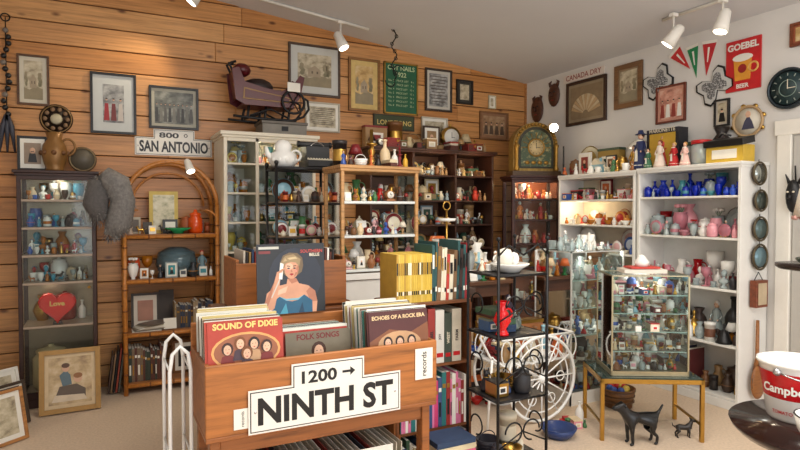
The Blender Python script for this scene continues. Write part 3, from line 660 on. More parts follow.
b.box((-.28,.04,1.37),(.1,.02,.14),c(180,170,150),(-.15,0,0)); b.box((-.28,.026,1.37),(.07,.006,.1),c(90,80,70),(-.15,0,0)); b.box((-.18,-.01,1.35),(.07,.015,.1),c(60,50,40),(-.15,0,0)); b.box((.0,.02,1.36),(.12,.015,.12),BLACK,(-.15,0,0)); b.box((.0,.009,1.36),(.08,.006,.08),PAPER,(-.15,0,0))
fill(b,-.34,.02,-.1,1.301,.14,['cup','fig','jar','animal','card','frame','clock'],[CHINA,BRASS,c(190,170,150),c(60,50,44)],r); fill(b,.08,.34,.03,1.301,.18,['jar','frame','tin'],[c(170,90,50),BLACK,CREAM],r)
b.build('knick_knack_collection',(BX,-.22,0))
b=B(); b.lathe([(0,0),(.3,0),(.36,.1),(.34,.6),(.24,.72),(.3,.78),(.26,.84),(.1,.9),(.08,1),(0,1.02)],(0,0,0),c(226,80,16,.15),18,.17,.2); b.build('orange_glass_jar',(BX+.2,-.24,1.302))
b=B(); b.lathe([(0,0),(.04,0),(.05,.02),(.11,.045),(.108,.05),(0,.02)],(0,0,0),c(30,150,90,.2),20); b.build('green_glass_dish',(BX+.05,-.325,1.302))
b=B(); b.lathe([(.12,0),(.13,0),(.17,.1),(.15,.2),(.08,.24),(.07,.24),(.14,.18),(.15,.1)],(.05,.04,.9355),glass(160,190,200,.25,'smoky_glass'),20)
fill(b,-.34,-.1,-.1,.936,.26,['vase','bottle','goblet','frame','vase2'],[c(210,80,40,.25),G_CLR,G_AMB,CHINA],r,rows=2)
fill(b,.2,.34,.0,.936,.24,['jar','fig','vase','frame'],[c(190,60,40),c(220,150,60),c(120,150,160)],r); fill(b,-.12,.34,-.11,.936,.15,['cup','bowl','vase','fig','cat','card','frame'],[G_TEAL,c(40,44,50,.3),G_CLR,c(200,140,60),CHINA],r)
b.build('art_glass_collection',(BX,-.22,0))
b=B(); books(b,.02,.34,0,.501,.24,[c(60,40,34),c(160,140,110),c(90,80,70),c(50,60,80)],r,.16); b.box((-.2,.07,.65),(.22,.015,.29),c(60,50,44),(-.1,0,0)); b.box((-.2,.06,.65),(.18,.008,.25),c(215,205,190),(-.1,0,0)); b.box((-.2,.052,.65),(.12,.008,.17),c(170,120,100),(-.1,0,0)); b.box((-.03,.09,.66),(.12,.01,.3),c(60,50,44),(-.08,0,0))
for i in range(8): b.box((-.2+.01*i,-.06,.506+i*.008),(.22,.15,.006),r.choice([PAPER,c(180,170,150),c(120,110,100)]),(0,0,.1*i))
b.box((-.02,-.1,.55),(.1,.006,.09),PAPER,(-.3,0,0))
b.build('shelf_book_collection',(BX,-.22,0))
b=B(); books(b,-.34,-.05,0,.091,.3,[c(90,50,40),c(50,60,50),c(120,100,80)],r,.2); fill(b,0,.34,0.03,.091,.32,['frame','stack','books','box'],P_DARK,r,hmin=.8); b.box((.23,-.12,.2),(.19,.012,.2),RED,(-.2,0,0)); b.box((.23,-.132,.2),(.13,.004,.1),c(220,190,150),(-.2,0,0)); b.build('storybook_collection',(BX,-.22,0))
b=B()
for i in range(5): b.box((.02*i,.0,.15+.01*i),(.012,.22,.3+.02*i),[c(70,50,40),c(130,100,70),BLACK,c(150,60,40),c(90,90,80)][i],(0,.12,0))
b.build('leaning_album_stack',(-4.46,-.2,.02))

# ================= white display case with sleigh =================
WX=-3.2
cabinet('white_display_case',.8,.48,2.16,[.5,.9,1.15,1.4,1.65,1.9],c(232,222,200,.5),(WX,-.29,0),0,back=c(238,230,212,.6),sides='panel',crown=.03,base=.1,t=.03,div=[-.12],front='glass')
b=B(); r=random.Random(31)
for z,h in((.901,.22),(1.151,.22),(1.401,.22),(1.651,.22),(1.901,.2)):
    fill(b,-.36,-.15,-.14,z,h,['jar','vase2','goblet','cup','plate','bottle'],[G_CLR,CHINA,c(228,200,90),G_CLR,G_AMB],r,rows=3,dy=.12); fill(b,-.1,.36,-.14,z,h,['vase','goblet','pitcher','fig','box','bust','jar','cup'],P_GLASS+[CHINA,BRASS,c(60,50,44)],r,rows=3,dy=.12)
b.build('antique_collection',(WX,-.28,0))
plight('case_lamp',(-3.3,-.45,2.08),3,(1,.86,.62))
b=B(); b.b2((-.2,-.13,0),(.2,.13,.1),c(130,124,114,.6)); b.b2((-.21,-.14,.1),(.21,.14,.125),c(100,92,82)); b.b2((-.03,-.135,.04),(.03,-.13,.08),IRON); b.build('gray_tool_chest',(-3.05,-.3,2.162),0,.003)
b=B(); MR=c(84,16,22,.35)
side=[(-.3,.16),(-.33,.42),(-.27,.44),(-.22,.32),(-.05,.28),(.1,.26),(.2,.32),(.27,.42),(.31,.4),(.27,.22),(.2,.12),(-.22,.12)]
for y in(-.13,.12): b.prism(side,y+.01,y,MR)
b.prism([(-.24,.17),(-.23,.27),(-.05,.24),(.12,.22),(.2,.2),(.16,.16)],-.13,-.134,c(150,110,50,.4)); b.prism([(-.225,.18),(-.22,.255),(-.05,.23),(.12,.21),(.18,.195),(.15,.17)],-.134,-.137,MR)
b.b2((-.24,-.12,.12),(.22,.12,.135),MR); b.box((-.29,0,.3),(.012,.24,.24),MR,(0,-.15,0)); b.box((.26,0,.28),(.012,.24,.22),MR,(0,.4,0)); b.b2((-.22,-.12,.2),(.1,.12,.27),BLACK); b.sph((-.08,0,.3),(.14,.1,.08),c(40,26,24),12)
for y in(-.12,.12):
    b.tube([(-.32,y,.02),(-.1,y,.01),(.2,y,.01),(.3,y,.05),(.35,y,.12),(.34,y,.2),(.3,y,.22)],.012,IRON,6)
    for x in(-.2,-.05,.16): b.tube([(x,y,.01),(x+.02,y*.8,.12)],.012,IRON,6)
    b.tube([(-.18,y,.03),(0,y,.1),(.16,y,.03)],.009,IRON,6)
b.ring((.2,-.15,.17),.1,.012,IRON,'y',20)
for i in range(6): a=i*pi/3; b.tube([(.2,-.15,.17),(.2+.1*math.cos(a),-.15,.17+.1*math.sin(a))],.006,IRON,5)
b.tube([(-.3,-.05,.4),(-.34,-.05,.48),(-.28,-.05,.5)],.012,IRON,6); b.tube([(-.3,.05,.4),(-.34,.05,.48),(-.28,.05,.5)],.012,IRON,6); b.sph((-.22,0,.44),(.08,.08,.06),MR,10)
b.box((.2,-.165,.3),(.12,.004,.08),PAPER,(0,0,.1)); b.build('antique_sleigh',(-3.18,-.31,2.288),0,.002)

# ================= black metal display shelf & oak showcase =================
b=B(); w,d=.22,.14
for sx in(-1,1):
    for sy in(-1,1): b.tube([(sx*w,sy*d,0),(sx*w,sy*d,1.84)],.012,BLACK,6); b.sph((sx*w,sy*d,1.85),.018,BLACK,8)
for z in(.3,.7,1.05,1.3,1.56): b.b2((-w,-d,z-.012),(w,d,z),c(150,120,90,.4))
for z in(.3,.7,1.05,1.3,1.56,1.82):
    for s in(-1,1): b.tube([(-w,s*d,z-.012),(w,s*d,z-.012)],.009,BLACK,6); b.tube([(s*w,-d,z-.012),(s*w,d,z-.012)],.009,BLACK,6)
b.b2((-w,-d,1.81),(w,d,1.825),BLACK)
b.build('black_metal_shelf',(-3.14,-1.15,0))
b=B(); r=random.Random(41)
for z,h in((.301,.3),(.701,.28),(1.051,.2),(1.301,.22),(1.561,.22)): fill(b,-.2,.2,-.09,z,h,['vase','frame','jar','fig','candle','pitcher','cat','tin','card','teapot','plate'],P_MIX,r,rows=3,dy=.08)
b.build('figurine_collection',(-3.14,-1.15,0))
b=B(); b.lathe([(0,0),(.08,0),(.11,.04),(.1,.1),(.06,.12),(.07,.16),(.04,.2),(0,.21)],(0,0,0),CHINA,16); b.tube([(-.08,0,.06),(-.12,0,.1),(-.13,0,.15)],[.03,.02,.012],CHINA,8); b.ring((.1,0,.09),.04,.01,CHINA,'y',12)
for i in range(12): a=i*pi/6; b.sph((.09*math.cos(a),.09*math.sin(a),.05),.025,CHINA,6)
b.build('white_ceramic_tureen',(-3.27,-1.15,1.827))
def typewriter(loc,rz):
    b=B(); b.box((0,0,.03),(.22,.24,.05),BLACK); b.box((0,.04,.11),(.19,.14,.12),BLACK); b.tube([(-.12,.06,.19),(.12,.06,.19)],.022,c(50,50,50,.5),10)
    for s in(-1,1): b.tube([(s*.12,.06,.19),(s*.14,.06,.19)],.026,BLACK,10)
    for i in range(3):
        for j in range(9): b.tube([(-.09+j*.0225,-.06-i*.025,.06-.008*i),(-.09+j*.0225,-.06-i*.025,.075-.008*i)],.008,CREAM,6)
    b.ring((0,-.01,.14),.06,.006,CHROME,'y',12,0,pi); b.build('black_typewriter',loc,rz,.003)
typewriter((-3.0,-1.15,1.827),.0)
OX,OY=-2.81,-1.76
cabinet('oak_glass_showcase',.58,.34,1.8,[1.1,1.33,1.56],OAK,(OX,OY,0),0,sm=c(222,226,222,.2),sides='glass',crown=.012,base=1.05,post=.024,back=None)
b=B(); b.b2((-.28,-.185,.1),(.28,-.172,1.03),c(228,226,220,.5))
for z in(.35,.65): b.b2((-.27,-.19,z),(.27,-.185,z+.01),c(180,178,170))
b.b2((-.3,-.2,1.035),(.3,-.171,1.075),c(238,236,230,.4)); b.sph((0,-.195,.8),.012,CHROME,8); b.build('white_counter_front',(OX,OY,0),0,.002)
b=B(); r=random.Random(43)
for z in(1.101,1.331,1.561): fill(b,-.25,.25,-.11,z,.2,['clock','vase','fig','goblet','teapot','frame','pitcher','bust','jar','card','cat','plate','lamp'],P_MIX+P_GLASS+P_CHINA+P_DARK,r,rows=3,dy=.1)
b.build('porcelain_collection',(OX,OY,0))
b=B(); fill(b,-.27,.27,-.08,0,.3,['stack','tin','lamp','box','basket','card','cat','fig','candle'],P_DARK+P_MIX,r,rows=2,dy=.15); b.build('vintage_goods_collection',(OX,OY,1.802))
# ================= dark hutch =================
HX=-1.47
cabinet('dark_wood_hutch',1.46,.36,2.12,[.45,.85,1.1,1.35,1.6,1.86],DKW,(HX,-.2,0),0,back=wood(96,60,38),crown=.03,base=.1,t=.022,div=[-.25,.25])
b=B(); r=random.Random(51); PH=P_DARK+[CREAM,c(190,150,100),c(200,60,40),c(214,184,120),CHINA,c(60,90,70),c(150,170,180)]
for z,h in((.851,.23),(1.101,.22),(1.351,.22),(1.601,.23),(1.861,.22)):
    for a,e in((-.7,-.27),(-.23,.23),(.27,.7)): fill(b,a,e,-.11,z,h,['clock','plate','jar','lamp','frame','box','vase','radio','pitcher','fig','tin','cat','bust','card','house'],PH,r,hmin=.6,rows=3,dy=.1)
b.build('clock_and_crockery_collection',(HX,-.19,0))
for i,x in enumerate((-1.95,-1.47,-1.0)): plight('hutch_lamp',(x,-.5,2.0),1.8,(1,.72,.4))
b=B(); fill(b,-.7,.7,-.1,0,.32,['box','basket','radio','lamp','clock','stack','pitcher','frame','tin'],P_DARK+[CREAM,c(120,130,90)],r,hmin=.6,rows=2,dy=.15); b.build('vintage_radio_collection',(HX,-.18,2.122))
# ================= table in the middle back =================
TX,TY=-1.9,-1.45
b=B(); b.b2((-.42,-.26,.9),(.42,.26,.93),wood(90,56,34))
b.b2((-.38,-.22,.8),(.38,.22,.9),wood(80,48,30)); b.b2((-.38,-.22,.3),(.38,.22,.32),wood(80,48,30))
for sx in(-1,1):
    for sy in(-1,1): b.lathe([(.022,0),(.03,.1),(.02,.2),(.032,.4),(.02,.6),(.03,.8)],(sx*.36,sy*.2,0),DKW,10)
b.build('wooden_display_table',(TX,TY,0),0,.003)
b=B(); r=random.Random(61); fill(b,-.4,.4,-.2,.931,.4,['bell','teapot','vase','jar','pitcher','lamp','fig','goblet','frame','card','cat','bust','vase2','candle','plate'],P_GLASS+P_MIX+P_DARK+[CHINA,G_CLR],r,rows=5,dy=.1,jit=.01,hmin=.5); b.build('tableware_collection',(TX,TY,0))
b=B(); fill(b,-.35,.35,-.1,.321,.36,['basket','jar','stack','box','vase'],P_MIX,r,rows=2,dy=.18); b.build('basket_collection',(TX,TY,0))
b=B()
for z,R in((0,.1),(.12,.14),(.3,.1),(.45,.06)): b.lathe([(0,0),(R,.0),(R+.01,.02),(R,.02),(0,.008)],(0,0,z+.02),CHINA,18)
b.tube([(0,0,0),(0,0,.55)],.008,BRASS,8); b.ring((0,0,.58),.03,.005,BRASS,'y',12); b.lathe([(0,0),(.08,0),(.02,.02)],(0,0,0),BRASS,14)
for i in range(9): a=i*.7; b.sph((.11*math.cos(a),.11*math.sin(a),.18),.022,[RED,CHINA,c(220,170,60)][i%3],7)
b.build('tiered_cake_stand',(-2.3,-1.95,.95))
b=B(); b.b2((-.15,-.15,.9),(.15,.15,.948),c(60,40,30))
for sx in(-1,1):
    for sy in(-1,1): b.tube([(sx*.12,sy*.12,0),(sx*.11,sy*.11,.9)],.016,DKW,6)
b.b2((-.13,-.13,.4),(.13,.13,.42),DKW); b.build('plant_stand',(-2.3,-1.95,0),0,.003)

# ================= corner cabinet =================
KX,KY=-.41,-.6
cabinet('mahogany_curio_cabinet',.54,.3,1.86,[.1,.55,.9,1.15,1.4,1.62],wood(58,22,16),(KX,KY,0),-.3,back=c(150,80,50,.6),sides='glass',crown=.03,base=.08,post=.035,front='glass')
b=B(); r=random.Random(71)
for z,h in((.551,.3),(.901,.22),(1.151,.22),(1.401,.2),(1.621,.17)): fill(b,-.22,.22,-.08,z,h,['fig','fig','vase','cup','cat','goblet','bust'],[c(200,60,50),c(230,190,170),CHINA,c(210,120,60),BRASS,c(170,40,40)],r,rows=2)
b.build('doll_collection',(KX,KY,0),-.3)
plight('cabinet_lamp',(KX-.03,KY-.06,1.8),5,(1,.7,.4),.03)
b=B(); AG=c(150,120,60,.4,.5,.3,25); DB=c(52,50,36,.4,.3)
def arch(w,h,n=14): return [(-w,0),(w,0)]+[(w*math.cos(pi*i/n),h-w+w*math.sin(pi*i/n)) for i in range(n+1)]
b.b2((-.27,-.1,0),(.27,.1,.05),wood(80,56,30))
b.prism([(x,z+.05) for x,z in arch(.25,.52)],.08,-.06,AG); b.prism([(x,z+.08) for x,z in arch(.2,.44)],-.06,-.065,DB); b.prism([(x,z+.1) for x,z in arch(.17,.39)],-.065,-.07,art([(96,96,60),(60,84,60),(190,170,110)],22))
for i in range(19): a=pi*i/18; b.sph((.225*math.cos(a),-.07,.32+.225*math.sin(a)),.018,GOLD,6)
for i in range(9): a=pi*i/8; b.tube([(.1*math.cos(a),-.072,.3+.1*math.sin(a)),(.16*math.cos(a),-.074,.3+.16*math.sin(a))],.004,GOLD,5)
b.ring((0,-.072,.3),.09,.008,GOLD,'y',22); b.tube([(0,-.07,.3),(0,-.074,.3)],[.08,.08],c(214,190,140),20); b.box((0,-.076,.32),(.005,.002,.06),BLACK); b.box((.02,-.076,.3),(.05,.002,.005),BLACK)
for i in range(12): a=i*pi/6; b.box((.066*math.cos(a),-.0755,.3+.066*math.sin(a)),(.014,.002,.004),BLACK,(0,-a,0))
for s in(-1,1): b.lathe([(.02,0),(.03,.02),(.016,.06),(.02,.24),(.03,.27),(0,.3)],(s*.22,-.085,.05),GOLD,8)
for q in(-.1,-.03,.04,.11): b.sph((q,-.075,.14),(.03,.008,.02),GOLD,7)
b.build('arched_mantel_clock',(KX+.03,KY,1.862),-.3)

# ================= white bookcases on right wall =================
WB=c(234,232,226,.5)
YB=-2.395
cabinet('white_bookcase',.93,.33,1.86,[.09,.48,.9,1.29,1.61],WB,(-.175,YB,0),RW,back=c(226,226,222,.6),base=.07,t=.025,crown=.008)
YA=-1.425
cabinet('white_display_shelf',.96,.33,1.85,[.09,.45,.8,1.1,1.36,1.6],WB,(-.175,YA,0),RW,back=c(226,214,190,.6),base=.07,t=.025,crown=.008)
r=random.Random(83)
def coll(name,z,h,kinds,pal,Y,x0=-.43,x1=.43,rows=3,hm=.55,dy=.1):
    b=B(); fill(b,x0,x1,-.11,z+.001,h,kinds,pal,r,rows=rows,dy=dy,jit=.012,hmin=hm); return b.build(name,(-.175,Y,0),RW)
coll('blue_glass_collection',1.61,.2,['vase','pitcher','cup','bottle','bowl','goblet','vase2','jar'],P_BLUE,YB,hm=.6)
coll('pink_glass_collection',1.29,.27,['vase','goblet','pitcher','jar','bowl','vase2','plate','fig'],P_PINK+[G_CLR],YB,hm=.5)
coll('clear_glassware_collection',.9,.3,['goblet','vase','bowl','candle','fig','pitcher','cat','bust','bottle','cup'],[G_CLR,G_CLR,CHINA,CHINA,G_RED,c(40,40,44,.3),c(150,40,50,.3),G_CLR,G_PINK],YB)
coll('mantel_ornament_collection',.48,.34,['animal','candle','lamp','bell','vase','fig','bottle','cat','tin'],[BLACK,BRASS,CHINA,CHINA,c(110,70,50),G_AMB,c(60,44,40),G_CLR],YB)
b=B(); books(b,-.42,.05,-.05,.091,.3,[c(120,30,30),c(150,60,50),c(40,40,60),c(90,40,40)],r,.2); fill(b,.08,.42,-.05,.091,.3,['vase','jar','pitcher','tin'],P_DARK,r,rows=2); b.build('red_encyclopedia_set',(-.175,YB,0),RW)
coll('toy_collection',1.6,.2,['box','cup','animal','tin','bell','car','house','fig','cat','frame','fig'],P_MIX+[RED,RED],YA)
coll('teacup_collection',1.36,.2,['cup','bowl','teapot','jar','plate','fig','cat','vase'],[CHINA,CHINA,c(222,150,60),c(190,50,40),c(230,200,150),G_AMB],YA)
coll('china_plate_collection',1.1,.24,['plate','cup','teapot','plate','fig','bowl'],P_CHINA+[c(210,200,180)],YA,hm=.6)
coll('crystal_collection',.8,.24,['goblet','vase','bowl','jar'],P_GLASS,YA)
coll('kitchenware_collection',.45,.28,['jar','pitcher','bowl','box'],P_MIX,YA,rows=2)
coll('tin_collection',.09,.28,['jar','box','basket','tin'],P_DARK,YA,rows=2)
b=B(); r=random.Random(92)
fill(b,-.46,.44,.09,0,.34,['plate','clock','radio','plate','frame','box'],[CHINA,c(110,70,44),c(200,190,160),c(60,80,60),c(160,130,60)],r,hmin=.75)
fill(b,-.46,.44,-.02,0,.25,['fig','house','fig','vase','radio','frame','jar'],P_MIX+P_DARK,r,hmin=.6)
fill(b,-.46,.44,-.12,0,.15,['fig','animal','fig','cat','bell','cup'],P_MIX+[RED,CHINA],r,hmin=.7)
b.build('nativity_figurine_collection',(-.175,YA,1.852),RW)
def doll(name,loc,rz,h,dress,hair,hat=None):
    b=B(); person(b,0,0,0,h,dress,SKIN,hair); b.ring((0,0,.1*h),.2*h,.012*h,PAPER,'z',16); b.ring((0,-.01,.77*h),.06*h,.02*h,PAPER,'z',12)
    b.prism([(-.05*h,.12*h),(.05*h,.12*h),(.04*h,.5*h),(-.04*h,.5*h)],-.17*h,-.175*h,PAPER)
    b.sph((0,-.076*h,.855*h),(.018*h,.006*h,.008*h),RED,6)
    if hat: b.lathe([(0,.12),(.06,.11),(.08,.03),(.15,.0),(.15,-.01),(0,0)],(0,0,.94*h),hat,14,h,h)
    b.build(name,loc,rz)
doll('blue_dress_doll',(-.22,-1.86,1.863),RW,.33,c(36,46,90,.7),c(60,36,24,.7),c(40,50,90,.7))
doll('red_dress_doll',(-.27,-2.24,1.863),RW,.2,c(190,36,40,.7),c(200,160,90,.7))
doll('white_dress_doll',(-.28,-2.11,1.863),RW,.23,c(232,214,200,.7),c(120,50,36,.7))
doll('pink_dress_doll',(-.28,-2.35,1.863),RW,.19,c(230,190,180,.7),c(180,130,70,.7))
doll('green_dress_doll',(-.29,-2.0,1.863),RW,.17,c(60,110,80,.7),c(60,40,30,.7))
b=B(); b.b2((-.16,-.06,0),(.16,.06,.34),c(34,34,40)); b.b2((-.13,-.062,.02),(.13,-.06,.3),c(200,160,60,.3)); b.b2((-.16,-.063,.3),(.16,-.06,.34),c(40,40,50)); b.text('MARIONETTE',(0,-.065,.31),CREAM,width=.26,bold=.02)
person(b,0,-.045,.03,.26,c(200,60,50),SKIN,c(90,50,30)); b.build('boxed_puppet',(-.13,-2.06,1.863),RW,.003)
b=B(); b.lathe([(0,0),(.07,0),(.085,.03),(.085,.15),(.07,.17)],(0,0,0),G_CLR,18); b.lathe([(.075,.17),(.08,.17),(.08,.2),(0,.21)],(0,0,0),RED,18)
for i in range(14): b.sph((.045*math.cos(i*2.4),.045*math.sin(i*2.4),.02+i*.009),.02,r.choice([RED,c(220,180,60),WHITE]),6)
b.build('candy_jar',(-.17,-2.42,1.863),RW)
b=B(); b.lathe([(0,0),(.07,0),(.085,.03),(.085,.15),(.07,.17)],(0,0,0),G_CLR,18); b.lathe([(.075,.17),(.08,.17),(.08,.2),(0,.21)],(0,0,0),c(60,80,60),18)
for i in range(14): b.sph((.045*math.cos(i*2.4),.045*math.sin(i*2.4),.02+i*.009),.02,r.choice([CHINA,c(60,130,90),WHITE]),6)
b.build('button_jar',(-.1,-2.3,1.863),RW)
b=B(); b.b2((-.15,-.07,0),(.15,.07,.13),c(206,170,60,.5)); b.box((0,-.02,.16),(.32,.15,.05),BLACK,(.2,0,0)); b.tube([(-.05,-.06,.2),(0,-.09,.22),(.05,-.06,.2)],.008,BLACK,6); b.b2((-.1,-.073,.03),(.1,-.07,.1),PAPER); b.build('yellow_record_case',(-.19,-2.67,1.863),RW,.004)
b=B(); item(b,'vase',0,0,0,.3,c(40,34,32,.3),CHINA,r); b.build('black_figurine_vase',(-.07,-2.52,1.863),RW)
plight('shelf_lamp',(-.24,-1.15,1.57),3,(1,.82,.55),.05)

# ================= glass display cases =================
SHG=glass(220,236,230,.4,'shelf_glass')
def glasscase(name,w,d,h,shelves,loc,rz,fm,z0=0,top=False,base=.03):
    b=B(); hw,hd=w/2,d/2; p=.008
    for sx in(-1,1):
        for sy in(-1,1): b.b2((sx*hw,sy*hd,0),(sx*(hw-p*1.3),sy*(hd-p*1.3),h),fm)
    b.b2((-hw,-hd,0),(hw,hd,base),fm if base<.05 else WHITE)
    for s in(-1,1): b.b2((-hw,s*hd,h-p),(hw,s*(hd-p*1.3),h),fm); b.b2((s*hw,-hd,h-p),(s*(hw-p*1.3),hd,h),fm)
    for s in(-1,1):
        b.quad([(s*(hw-.004),-hd,base),(s*(hw-.004),hd,base),(s*(hw-.004),hd,h),(s*(hw-.004),-hd,h)],PANE)
    b.quad([(-hw,-hd+.004,base),(hw,-hd+.004,base),(hw,-hd+.004,h),(-hw,-hd+.004,h)],PANE)
    for z in shelves:
        b.quad([(-hw+.01,-hd+.01,z),(hw-.01,-hd+.01,z),(hw-.01,hd-.01,z),(-hw+.01,hd-.01,z)],SHG)
        b.b2((-hw+.01,-hd+.012,z-.006),(hw-.01,-hd+.016,z),c(190,220,212,.2))
    b.quad([(-hw,-hd,h),(hw,-hd,h),(hw,hd,h),(-hw,hd,h)],PANE)
    return b.build(name,loc,rz)
glasscase('glass_display_case',.56,.42,1.18,[.3,.53,.74,.96],(-1.06,-1.98,0),0,c(215,215,210,.3,.3),base=.1)
b=B(); r=random.Random(101)
for z,h in((.101,.18),(.301,.2),(.531,.18),(.741,.19),(.961,.19)): fill(b,-.25,.25,-.15,z,h,['goblet','vase','bowl','jar','cup','pitcher','bell','vase2','fig'],[G_CLR,G_CLR,CHINA,CHINA]+([RED,c(60,90,150),c(200,170,120),RED,c(60,50,44)] if z<.6 else [G_CLR,G_TEAL,G_PINK,c(170,150,120)]),r,rows=4,dy=.1)
b.build('cut_glass_collection',(-1.06,-1.98,0))
plight('glass_case_fill',(-1.06,-1.98,1.14),1.6,(1,.94,.85),.06); plight('glass_case_fill',(-1.06,-2.12,.7),.8,(1,.94,.85),.06)  # fill lights added to brighten the case interior, no fixtures
b=B(); fill(b,-.25,.25,-.12,0,.17,['bowl','goblet','vase','fig','cup','teapot'],[G_CLR,CHINA,CHINA,G_CLR],r,rows=3); b.build('crystal_bowl_collection',(-1.06,-1.98,1.183))
TR=-.52; tx,ty=-1.24,-2.75
b=B()
for sx in(-1,1):
    for sy in(-1,1): b.b2((sx*.33,sy*.22,0),(sx*.305,sy*.195,.4),BRASS)
for s in(-1,1):
    b.b2((-.33,s*.22,.375),(.33,s*.195,.405),BRASS); b.b2((s*.33,-.22,.375),(s*.305,.22,.405),BRASS); b.b2((s*.325,-.2,.1),(s*.31,.2,.115),BRASS)
b.b2((-.32,-.21,.395),(.32,.21,.412),glass(60,80,76,.6,'smoked_glass')); b.build('brass_glass_table',(tx,ty,0),TR,.002)
glasscase('countertop_glass_case',.5,.34,.66,[.16,.29,.41,.53],(tx,ty,.414),TR,c(170,160,130,.3,.6))
b=B(); r=random.Random(111)
for z in(.031,.161,.291,.411,.531): fill(b,-.23,.23,-.12,z,.11,['cup','box','animal','bell','fig','jar','card','cat','car','tin'],P_MIX+[CHINA,CHINA,CHINA,BRASS,c(210,200,180),G_CLR,CREAM],r,rows=4,dy=.075,jit=.008,grade=.7)
b.build('trinket_collection',(tx,ty,.414),TR)
plight('counter_case_fill',(tx,ty,1.05),1.3,(1,.94,.85),.05)  # added fill light that lifts the dark inside of the small case
b=B(); b.b2((-.14,-.08,0),(.14,.08,.025),c(225,215,200)); b.box((0,0,.035),(.2,.12,.012),c(190,60,50),(0,0,.1)); b.lathe([(0,0),(.04,0),(.05,.03),(.02,.07),(0,.08)],(.0,0,.041),CHINA,14); b.build('jewelry_tray',(tx,ty,1.077),TR)
def skin(name,nodes,edges,m,loc,rz,sub=2):
    me=bpy.data.meshes.new(name); me.from_pydata([n[0] for n in nodes],edges,[]); me.update(); me.materials.append(m)
    ob=bpy.data.objects.new(name,me); COL.objects.link(ob)
    md=ob.modifiers.new('skin','SKIN'); md.use_smooth_shade=True
    for i,n in enumerate(nodes):
        q=me.skin_vertices[0].data[i]; q.radius=(n[1],n[1]) if not isinstance(n[1],tuple) else n[1]; q.use_root=(i==0)
    s=ob.modifiers.new('sub','SUBSURF'); s.levels=sub; s.render_levels=sub
    ob.location=loc; ob.rotation_euler=(0,0,rz); return ob
N=[((0,0,.17),.035),((-.08,0,.175),.042),((.07,0,.165),.038),((-.12,0,.21),.028),((-.14,0,.245),.028),((-.18,0,.24),.02),((-.205,0,.232),.012),((.11,0,.2),.01),((.14,0,.25),.006)]
E=[(0,1),(0,2),(1,3),(3,4),(4,5),(5,6),(2,7),(7,8)]
for s in(-1,1):
    k=len(N); N+=[((-.085,s*.03,.13),.02),((-.085,s*.032,.07),.012),((-.08,s*.032,.012),.011),((-.1,s*.032,.008),.009)]; E+=[(1,k),(k,k+1),(k+1,k+2),(k+2,k+3)]
    k=len(N); N+=[((.06,s*.03,.12),.024),((.05,s*.033,.085),.016),((.085,s*.033,.055),.01),((.08,s*.033,.012),.01),((.062,s*.033,.008),.009)]; E+=[(2,k),(k,k+1),(k+1,k+2),(k+2,k+3),(k+3,k+4)]
    k=len(N); N+=[((-.135,s*.02,.265),.01),((-.12,s*.03,.245),.006)]; E+=[(4,k),(k,k+1)]
DOG=c(20,20,22,.3)
skin('black_dog_figurine',N,E,DOG,(-1.43,-2.93,0),-.35)
b=B(); animal(b,0,0,0,.13,c(40,34,30,.4),1); b.build('small_cast_iron_dog',(-1.1,-2.98,0),-.5)
# ================= garden cart =================
b=B(); WI=c(240,240,236,.4)
for y in(-.2,.2):
    b.ring((0,y,.31),.3,.012,WI,'y',36); b.ring((0,y,.31),.24,.006,WI,'y',30); b.sph((0,y,.31),(.035,.03,.035),WI,10)
    for i in range(12): a=i*pi/6; b.tube([(0,y,.31),(.3*math.cos(a),y,.31+.3*math.sin(a))],.006,WI,5)
    for i in range(6): a=i*pi/3; b.ring((.17*math.cos(a),y,.31+.17*math.sin(a)),.035,.004,WI,'y',12)
b.tube([(0,-.2,.31),(0,.2,.31)],.012,WI,8)
for y in(-.16,.16):
    b.tube([(.33,y,.42),(-.3,y,.42),(-.42,y,.5),(-.5,y,.64),(-.46,y,.72),(-.4,y,.7)],.01,WI,6); b.tube([(.33,y,.6),(-.32,y,.6)],.008,WI,6)
    for i in range(8): x=-.28+i*.085; b.ring((x,y,.51),.042,.005,WI,'y',12,ez=2)
b.b2((-.32,-.16,.415),(.33,.16,.425),WI); b.tube([(-.4,-.16,.5),(-.44,-.16,0)],.01,WI,6); b.tube([(-.4,.16,.5),(-.44,.16,0)],.01,WI,6); b.tube([(.33,-.16,.6),(.33,.16,.6)],.008,WI,6)
b.build('white_garden_cart',(-1.75,-2.14,0),.0)
b=B(); r=random.Random(121); fill(b,-.28,.28,-.1,.427,.4,['basket','vase','box','bowl','jar','tin','pitcher','stack','fig'],P_MIX+P_DARK,r,rows=3,dy=.09); b.build('flower_pot_collection',(-1.75,-2.14,0))
b=B(); fill(b,-.25,.2,-.08,0,.24,['box','tin','stack','bowl','basket'],P_MIX+P_DARK,r,rows=2); b.build('floor_box_collection',(-1.75,-1.75,0))
b=B(); b.lathe(PR['basket'],(0,0,0),wood(120,80,44),18,.2,.24)
for q in(.05,.09,.13): b.ring((0,0,q),.11+.1*q,.006,wood(90,60,34),'z',18)
for i in range(9): b.sph((.06*math.cos(i*2.4),.06*math.sin(i*2.4),.13),.03,[RED,c(60,90,160),c(210,180,80)][i%3],8)
b.build('toy_filled_basket',(-1.0,-2.34,0))
b=B(); fill(b,-.1,.1,-.03,0,.22,['box','cat','tin','fig','car'],P_MIX+[RED],r,rows=2,dy=.08); b.build('toy_box_collection',(-1.58,-2.5,0),-.3)
b=B(); b.lathe([(0,0),(.07,0),(.1,.03),(.12,.07),(.11,.07),(.09,.03),(0,.02)],(0,0,0),c(40,60,110,.3),20); b.build('blue_enamel_bowl',(-1.83,-2.6,0))
